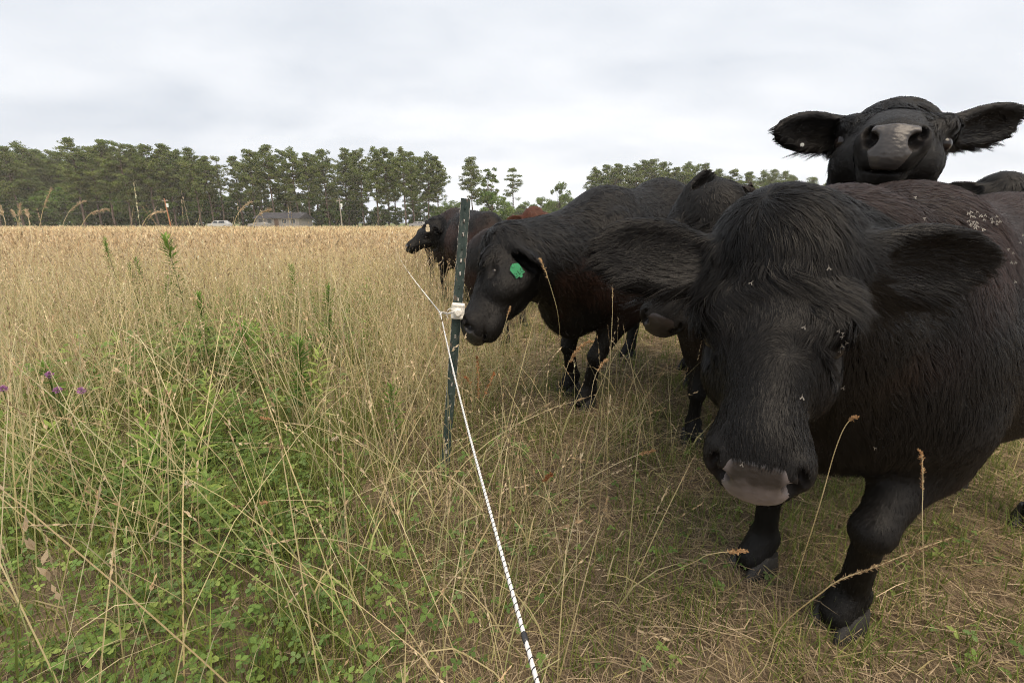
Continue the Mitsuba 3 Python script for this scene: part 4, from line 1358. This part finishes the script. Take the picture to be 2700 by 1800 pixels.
# leafy weeds in the green patch, too mixed to count
weeds = []
x, y = scatter(560, -6.2, 0.2, 1.2, 6.6, lambda x, y: green_patch(x, y) * 0.75)
for i in range(len(x)):
    h = RNG.uniform(0.22, 0.52)
    n = 34
    f = np.linspace(.12, 1.0, n) ** .6
    a = np.arange(n) * 2.4 + RNG.normal(0, .3, n)
    c = np.stack([x[i] + .05 * h * f + 0 * a, y[i] + 0 * a, h * f], 1)
    ax = unit(np.stack([np.cos(a), np.sin(a), .25 + 1.0 * np.clip((f - .8) / .2, 0, 1) + RNG.normal(0, .15, n)], 1))
    L = RNG.uniform(.05, .085) * RNG.uniform(.7, 1.2, n) * (1 - .4 * np.clip((f - .8) / .2, 0, 1))
    V, F = leaf_shape(c, ax, unit(np.cross(np.cross(ax, [0, 0, 1.0]), ax)), L, L * RNG.uniform(.2, .36))
    col = pick([(.21, .30, .075), (.26, .34, .09), (.17, .25, .075), (.30, .36, .11)], 1, .12) * (1 + .35 * np.clip((f - .8) / .2, 0, 1))[:, None]
    weeds.append((V, F, np.repeat(col, 6, 0)))


def stuff(name, parts, bsdf, label):
    v, f, c = joinc(parts)
    scene[name] = mikit.ply((v, f), bsdf, color=np.clip(c, 0, 0.9))
    tag(name, label, name.replace('_', ' '), None, 'stuff')
    return len(f)


NT['dry_grass'] = stuff('dry_grass', straw, 'straw_mat', 'tall straw coloured seeding grass covering the field')
NT['green_grass'] = stuff('green_grass', green, 'leaf_mat', 'short fresh green grass blades in tufts on the soil')
NT['straw_litter'] = stuff('straw_litter', litter, 'straw_mat', 'flattened dead brown grass litter lying on the soil')
NT['clover'] = stuff('clover', clover, 'leaf_mat', 'low green three leaved clover left of the white rope')
NT['undergrowth'] = stuff('undergrowth', weeds, 'leaf_mat', 'bright green leafy weeds growing among the clover and straw')

# ---------------------------------------------------------------- ear tags, flies
def ear_tag(cow, label, c, right, up, w, h, col, text=None, pin=None, shape='flag'):
    k = thing('ear_tag', label, 'ear tag')
    right, up = unit(right), unit(up)
    n = np.cross(right, up)
    R = np.stack([right, up, n], 1)
    if shape == 'flag':
        pg = Polygon([(-.5, .34), (-.2, .5), (.2, .5), (.5, .34), (.5, -.36), (.14, -.36), (.14, -.5), (-.14, -.5), (-.14, -.36), (-.5, -.36)])
    else:
        pg = Polygon([(-.5, .5), (.5, .5), (.5, -.3), (.3, -.5), (-.3, -.5), (-.5, -.3)])
    m = trimesh.creation.extrude_polygon(pg, .0022, engine='earcut')
    v = np.asarray(m.vertices) * [w, h, 1]
    v[:, 2] += .05 * v[:, 1] ** 2 / h
    painted('plate', (v @ R.T + c, np.asarray(m.faces)), col, k)
    if text:
        tm = meshkit.text_mesh(text, h * .29, .0012)
        tv = np.asarray(tm.vertices)
        tv = tv - [(tv[:, 0].max() + tv[:, 0].min()) / 2, (tv[:, 1].max() + tv[:, 1].min()) / 2 + h * .14, 0]
        tv[:, 2] += .0025 + .05 * tv[:, 1] ** 2 / h
        painted('number', (tv @ R.T + c, np.asarray(tm.faces)), (.012, .05, .025), k)
    b = c + up * h * (.42 if shape == 'flag' else .8)
    painted('button', tube([b - n * .004, b + n * .006], .008 if shape == 'flag' else .022, 12), col, k)
    return k


g = cows['tag']
B, e, en, EL, ew, R = g.ears[0]
tc = g.b.trace(1364, 714)
tc = at(1366, 716, np.dot((B + e * EL * .5 - EYE), [0, CP, -SP]) - .03) if tc is None else tc - unit(tc - EYE) * .022
vd = unit(EYE - tc)
rt = unit(np.cross([0, 0, 1], vd))
upv = np.cross(vd, rt)
a = math.radians(38)
ear_tag(g, 'green plastic ear tag numbered 010 in the left ear of the grazing cow', tc, rt * math.cos(a) + upv * math.sin(a), upv * math.cos(a) - rt * math.sin(a), .047, .066, (.05, .31, .13), '010')
g = cows['rear']
tc = g.b.trace(1128, 605)
if tc is None:
    tc = at(1128, 605, 6.2)
tc = tc - unit(tc - EYE) * .04
vd = unit(EYE - tc)
rt = unit(np.cross([0, 0, 1], vd))
ear_tag(g, 'pale cream ear tag hanging from the ear of the cow left of the post', tc, rt, np.cross(vd, rt), .058, .062, (.62, .52, .36), None, shape='drop')
g = cows['high']
tc = g.b.trace(2115, 382)
if tc is not None:
    k = thing('ear_tag', 'tiny white round tag button in the ear of the cow with its head held high', 'ear tag')
    vd = unit(EYE - tc)
    m = tube([tc - vd * .004, tc + vd * .012, tc + vd * .013], [.0065, .0065, .003], 14)
    scene[k] = mikit.ply(m, 'plastic_mat', smooth=40)


def fly_mesh():
    body = trimesh.creation.icosphere(1, 1.0)
    b = np.asarray(body.vertices) * [.0011, .0026, .0011]
    hd = np.asarray(body.vertices) * .0010 + [0, .0030, 0]
    w = []
    for s in (-1, 1):
        w.append((np.array([[0, .001, .0010], [s * .0012, -.0010, .0012], [s * .0042, -.0046, .0010], [s * .0024, -.0060, .0009], [s * .0006, -.0030, .0011]]), np.array([[0, 1, 4], [1, 2, 3], [1, 3, 4]])))
    return join([(b, np.asarray(body.faces)), (hd, np.asarray(body.faces))]), join(w)


(fbv, fbf), (fwv, fwf) = fly_mesh()
fly_body = mikit.ply((fbv, fbf), 'paint_mat', color=flat((.07, .06, .048), len(fbv)))
fly_wing = mikit.ply((fwv, fwf), 'paint_mat', color=flat((.19, .175, .15), len(fwv)))


def flies(cow, spots, label, group, size=1.0, seed=0, lift=.012):
    r = np.random.default_rng(seed)
    for px, py in spots:
        p = cow.b.trace(px, py)
        if p is None:
            continue
        n = cow.b.normal(p[None])[0]
        vv = unit(EYE - p)
        n = unit(n + .6 * vv)
        up = unit(np.array([0, 0, 1.0]) - n * n[2] + 1e-6)
        a = r.normal(0, .5)
        up = up * math.cos(a) + np.cross(n, up) * math.sin(a)
        M = np.eye(4)
        M[:3, :3] = np.stack([np.cross(up, n), up, n], 1) * size * r.uniform(.85, 1.15)
        M[:3, 3] = p + n * lift
        k = thing('fly', label, 'fly', group)
        add('body', fly_body, None, k, to_world=T(M.tolist()))
        add('wings', fly_wing, None, k, to_world=T(M.tolist()))


C0 = lambda x, y: (2000 + x * 700 / 2195, 480 + y * 500 / 1568)
back = [C0(*q) for q in ((1690, 278), (1712, 265), (1710, 300), (1742, 303), (1762, 264), (1790, 298), (1802, 293), (1832, 292), (1820, 326), (1885, 318), (1922, 300), (1880, 342), (1890, 345), (1925, 340), (1946, 338), (1924, 360), (1702, 342), (1722, 350), (1710, 362), (1716, 376), (1758, 350), (1752, 368), (1748, 384), (1765, 382), (1752, 396), (1792, 420))]
flies(cows['front'], back, 'pale fly in the dense cluster on the upper back of the front cow', 'flies clustered on the back of the front cow', .85, 1)
side = [C0(*q) for q in ((2134, 452), (2115, 508), (2005, 566), (2056, 592), (2150, 564), (2152, 594), (2038, 670), (2070, 668), (2064, 826))]
flies(cows['front'], side, 'pale fly scattered on the shoulder behind the ear of the front cow', 'flies on the shoulder of the front cow', .85, 2)
for (x, y), lab in (((1310, 320), 'pale fly alone on the neck of the front cow above its ear'), ((1242, 158), 'pale fly near the crest of the neck of the front cow')):
    flies(cows['front'], [C0(x, y)], lab, None, 1.0, 3)
for (x, y), lab in (((1986, 752), 'pale fly resting in the middle of the forehead of the front cow'), ((2176, 708), 'pale fly on the forehead of the front cow below the crown hair'), ((2115, 865), 'pale fly beside the eye of the front cow'), ((2098, 1046), 'pale fly on the nose bridge of the front cow'), ((1846, 946), 'pale fly on the dark cheek of the front cow'), ((1962, 1218), 'grey fly on the bare nose of the front cow')):
    flies(cows['front'], [(x, y)], lab, None, .8, int(x), .016)
flies(cows['front'], [(2206 + dx, 870 + dy) for dx, dy in ((0, 0), (8, 14), (14, 26), (4, 34), (-2, 48), (10, 6))], 'small fly feeding at the wet corner of the eye of the front cow', 'flies at the eye of the front cow', .62, 9, .010)
flies(cows['front'], [(2218, 1012), (2300, 1172)], 'pale fly on the dark chest of the front cow', 'flies on the chest of the front cow', .9, 4)

# ---------------------------------------------------------------- herbs that stand out one by one
def leafy_stalk(base, h, rows, leaf, cols, rng, lean=(0, 0), droop=.2, top=.5):
    t = np.linspace(0, 1, 8)
    P = base + np.stack([lean[0] * t ** 1.5 * h, lean[1] * t ** 1.5 * h, h * t], 1)
    stem = tube(P, .004 * (1 - .6 * t), 6)
    n = rows * 5
    f = np.linspace(.18, 1.0, n) ** top
    a = np.arange(n) * 2.4 + rng.normal(0, .2, n)
    up = .15 + 1.1 * np.clip((f - .75) / .25, 0, 1) + rng.normal(0, .12, n)
    c = np.stack([np.interp(f, t, P[:, k]) for k in range(3)], 1)
    ax = unit(np.stack([np.cos(a), np.sin(a), up], 1))
    nr = unit(np.cross(np.cross(ax, [0, 0, 1.0]), ax))
    L = leaf * rng.uniform(.7, 1.2, n) * (1 - .35 * np.clip((f - .8) / .2, 0, 1))
    V, F = leaf_shape(c, ax, nr, L, L * .2)
    col = pick(cols, n, .12)
    col = np.repeat(col * (1 + .5 * np.clip((f - .85) / .15, 0, 1))[:, None], 6, 0)
    return stem, (V, F, col)


FRESH = [(.15, .24, .055), (.18, .275, .06), (.125, .20, .055)]
r = np.random.default_rng(55)
HERBS = [(456, 625, 4.4, 'tall dark green leafy weed with a dense bushy top in the dry grass', .05), (383, 660, 4.3, 'short bright green weed top left of the tall dark weed', .04), (345, 676, 4.2, 'yellow green weed top second left of the tall dark weed', .04), (264, 606, 5.2, 'feathery green weed far left just under the horizon', .04),
         (292, 618, 5.5, 'thin green weed beside the feathery weed under the horizon', .04), (774, 680, 4.0, 'slim green weed alone in the straw right of the tall dark weed', .045), (855, 735, 3.6, 'pale green weed in the straw near the clover, toward the post', .045), (520, 755, 3.2, 'bright green weed at the far edge of the clover', .05),
         (650, 840, 2.6, 'yellow green leafy weed in the middle of the clover', .055), (780, 890, 2.3, 'light green narrow leaved weed right of the clover middle', .055), (125, 930, 2.2, 'light green weed near the purple flowers at the left', .05), (420, 715, 3.9, 'low bushy green weed at the foot of the tall dark weed', .05), (1040, 1000, 2.0, 'small green weed left of the green post', .04), (395, 1140, 1.75, 'yellowish green star shaped weed in the near clover', .05)]
for px, py, d, lab, lf in HERBS:
    top = at_distance(px, py + (0 if px == 456 else 22), d)
    k = thing('weed', lab, 'weed')
    h = max(.12, top[2])
    st, (v, f, c) = leafy_stalk(np.array([top[0], top[1], 0.0]), h, 22 if h > .5 else 12, lf * (2.3 if px == 456 else 1.5), FRESH, r, (r.normal(0, .05), r.normal(0, .05)))
    add('stem', st, 'leaf_mat', k, smooth=True, color=flat((.09, .13, .035), len(st[0])))
    add('leaves', (v, f), 'leaf_mat', k, color=c)
# purple clover flowers
for px, py, z, lab in ((8, 1025, 1.62, 'purple clover flower at the left edge of the picture, the largest'), (130, 988, 1.75, 'purple clover flower highest of the four at the left'), (152, 1028, 1.68, 'purple clover flower second from the right among the four'), (214, 1030, 1.7, 'purple clover flower rightmost of the four at the left')):
    c0 = at(px, py, z)
    k = thing('clover_flower', lab, 'flower')
    n = 70
    u = unit(r.normal(size=(n, 3)) + [0, 0, .35])
    V, F = leaf_shape(c0 + u * .004, u, unit(np.cross(u, r.normal(size=(n, 3)))), np.full(n, .011), np.full(n, .004))
    add('petals', (V, F), 'leaf_mat', k, color=np.repeat(pick([(.42, .20, .40), (.36, .16, .34), (.5, .28, .47)], n, .15), 6, 0))
    add('stem', tube([[c0[0], c0[1], 0], c0], .0014, 5), 'leaf_mat', k, smooth=True, color=flat((.08, .13, .04), 12))
# dried white seed stars
for px, py, z, lab, s in ((884, 1158, 1.9, 'white dried flower star on the clover, left of the post', .019), (494, 1278, 1.5, 'pale dried flower star low in the grass left of the near clover', .021), (492, 1004, 2.1, 'brownish dried flower head in the middle of the left grass', .016)):
    c0 = at(px, py, z)
    k = thing('dried_flower', lab, 'dried flower')
    n = 22
    a = np.arange(n) * 2 * math.pi / n + r.normal(0, .15, n)
    u = unit(np.stack([np.cos(a), np.sin(a), r.uniform(-.1, .7, n)], 1))
    V, F = leaf_shape(c0 + u * .002, u, flat((0, 0, 1), n), np.full(n, s) * r.uniform(.7, 1.15, n), np.full(n, s * .2))
    add('bracts', (V, F), 'straw_mat', k, color=np.repeat(pick([(.62, .55, .44), (.5, .40, .28), (.36, .26, .16)], n, .1), 6, 0))
    add('stem', tube([[c0[0] + .02, c0[1], 0], c0], .0012, 5), 'straw_mat', k, smooth=True, color=flat((.25, .17, .10), 12))


# bristly seed stalks that stand out
def seed_stalk(label, pts, head_from, r_head, col, r_stem=.0012, n=150, s=.008):
    pts = np.asarray(pts, float)
    u = np.linspace(0, 1, 24)
    kx = np.linspace(0, 1, len(pts))
    from scipy.interpolate import PchipInterpolator
    P = PchipInterpolator(kx, pts)(u)
    k = thing('seed_stalk', label, 'grass stalk')
    v, f = tube(P, r_stem * (1 - .5 * u), 5)
    add('stem', (v, f), 'straw_mat', k, smooth=True, color=np.repeat(pick(STRAW1, 1, .05), len(v), 0))
    t = r.uniform(head_from, 1, n)
    c = np.stack([np.interp(t, u, P[:, j]) for j in range(3)], 1)
    ax = unit(P[-1] - P[-5])
    d = unit(ax * .9 + r.normal(0, .45, (n, 3)))
    prof = np.sin(np.clip((t - head_from) / (1 - head_from), .06, .97) * math.pi) ** .5
    V, F = leaf_shape(c + unit(r.normal(size=(n, 3))) * (r_head * .4 * prof)[:, None], d, unit(np.cross(d, r.normal(size=(n, 3)))), s * r.uniform(.7, 1.3, n), s * .34 * np.ones(n))
    add('seed_head', (V, F), 'straw_mat', k, color=np.repeat(pick(col, n, .16), 6, 0))


RUST = [(.34, .155, .07), (.42, .20, .09), (.27, .115, .05)]
DULL = [(.34, .24, .14), (.42, .31, .19), (.27, .19, .11)]
TAN = [(.46, .29, .15), (.54, .36, .20), (.38, .23, .12)]
seed_stalk('long tan seed stalk lying aslant before the front hoof of the front cow', [on_ground(1960, 1800, .0), on_ground(2040, 1690, .14), at(2180, 1550, .80), at(2330, 1485, .74), at(2512, 1415, .70)], .52, .0035, DULL, .0014, 260, .0062)
seed_stalk('upright rust coloured seed head just right of the green post', [on_ground(1262, 1130), at(1262, 1040, 2.05), at(1258, 942, 2.05)], .45, .010, RUST, n=190, s=.011)
seed_stalk('rust seed head leaning right below the grazing cow', [on_ground(1240, 1140), at(1275, 1050, 2.0), at(1302, 985, 2.0)], .5, .008, RUST, s=.010)
seed_stalk('small rust seed head at the left of the rust heads by the post', [on_ground(1262, 1130), at(1245, 1040, 2.0), at(1228, 995, 2.0)], .7, .008, RUST, n=90, s=.010)
seed_stalk('tan seed head hanging near the jaw of the grazing cow', [on_ground(1290, 1060), at(1320, 900, 1.9), at(1345, 810, 1.9)], .75, .006, TAN, n=90)
seed_stalk('thick tan seed head in front of the foreleg of the grazing cow', [on_ground(1440, 1150), at(1490, 990, 1.75), at(1560, 900, 1.7)], .62, .008, TAN, n=150, s=.011)
seed_stalk('pale tan seed head right of the foreleg of the grazing cow', [on_ground(1500, 1240), at(1560, 1040, 1.5), at(1602, 948, 1.5)], .75, .006, TAN, n=110)
seed_stalk('dark rust bottlebrush seed head low on the ground right of the rope', [on_ground(1290, 1480), at(1400, 1300, 1.35), at(1452, 1252, 1.3)], .72, .009, RUST, n=170, s=.009)
seed_stalk('tan seed head lying flat near the muzzle of the front cow', [on_ground(1420, 1330), at(1600, 1235, 1.3), at(1724, 1188, 1.3)], .82, .007, TAN, n=110)
seed_stalk('tan seed head above the far hoof of the front cow', [on_ground(1700, 1540), at(1850, 1470, .98), at(1968, 1452, .95)], .84, .005, TAN, n=110, s=.007)
seed_stalk('tan seed head bowing over the clover near the near left stems', [on_ground(965, 1400), at(850, 1320, 1.3), at(755, 1318, 1.3), at(690, 1326, 1.3)], .88, .005, TAN, n=90, s=.008)
seed_stalk('pinkish tan seed head above the middle of the clover', [on_ground(900, 1300), at(820, 1130, 1.6), at(740, 1112, 1.6), at(690, 1100, 1.6)], .8, .006, TAN, n=100, s=.009)
seed_stalk('thin seed stalk standing before the chest of the front cow', [on_ground(2080, 1590), at(2170, 1300, .85), at(2258, 1100, .80)], .9, .003, TAN, .0011, 50, .006)
seed_stalk('dark tipped seed stalk right of the foreleg of the front cow', [on_ground(2440, 1640), at(2432, 1350, .86), at(2424, 1190, .84)], .62, .003, TAN, .0011, 90, .006)
seed_stalk('pale stem crossing in front of the ear of the front cow', [on_ground(1600, 1360), at(1606, 1000, 1.1), at(1610, 724, 1.1)], .8, .002, TAN, .0011, 60, .006)
seed_stalk('slender tan stem in front of the neck of the grazing cow', [on_ground(1480, 1080), at(1465, 800, 1.85), at(1422, 684, 1.85)], .7, .003, TAN, .0014, 70, .010)
PALE_TAN = [(.52, .42, .28), (.60, .50, .35), (.44, .35, .23)]
HZ = [((2, 640), (14, 592), (-4, 541), 'leaning left at the very edge of the field'), ((44, 660), (46, 592), (31, 555), 'short and straight, second from the left edge'), ((52, 650), (50, 592), (53, 538), 'upright, third from the left edge'), ((86, 660), (78, 592), (69, 556), 'short, fourth from the left edge'),
      ((96, 650), (105, 592), (137, 499), 'the tallest at the left, leaning right'), ((150, 650), (166, 592), (223, 531), 'arching right, first after the tallest one'), ((196, 660), (217, 592), (290, 552), 'arching right, second after the tallest one'), ((352, 670), (376, 592), (434, 557), 'bowing in front of the brown utility pole'),
      ((610, 680), (618, 588), (662, 533), 'with a drooping plume left of the low house'), ((655, 680), (668, 590), (712, 553), 'with a drooping plume in front of the low house')]
for i, (b0, m0, t0, lab) in enumerate(HZ):
    z = 3.0 + .25 * (i % 3)
    m1 = ((m0[0] + t0[0]) / 2 - .12 * (t0[0] - m0[0]), (m0[1] + t0[1]) / 2 - .16 * abs(t0[0] - m0[0]))
    seed_stalk('dry stalk rising over the horizon, ' + lab, [on_ground(b0[0], 1000) * [1, z / 3.3, 1], at(*b0, z), at(*m0, z), at(*m1, z), at(*t0, z)], .70, .007, PALE_TAN, .0022, 64, .019)

# ---------------------------------------------------------------- thin summer haze over the field
scene['air'] = {'type': 'homogeneous', 'albedo': {'type': 'rgb', 'value': [0.95, 0.95, 0.96]}, 'sigma_t': 0.00045}
scene['haze'] = {'type': 'cube', 'to_world': T().translate([0, 120, 14]).scale([230, 160, 15.5]), 'bsdf': {'type': 'null'}, 'interior': {'type': 'ref', 'id': 'air'}}
tag('haze', 'thin pale summer haze over the field', 'haze', None, 'stuff')
scene['camera']['medium'] = {'type': 'ref', 'id': 'air'}
NT_TOTAL = sum(len(meshkit.WRITTEN[d['filename']][1]) for d in scene.values() if d.get('type') == 'ply')
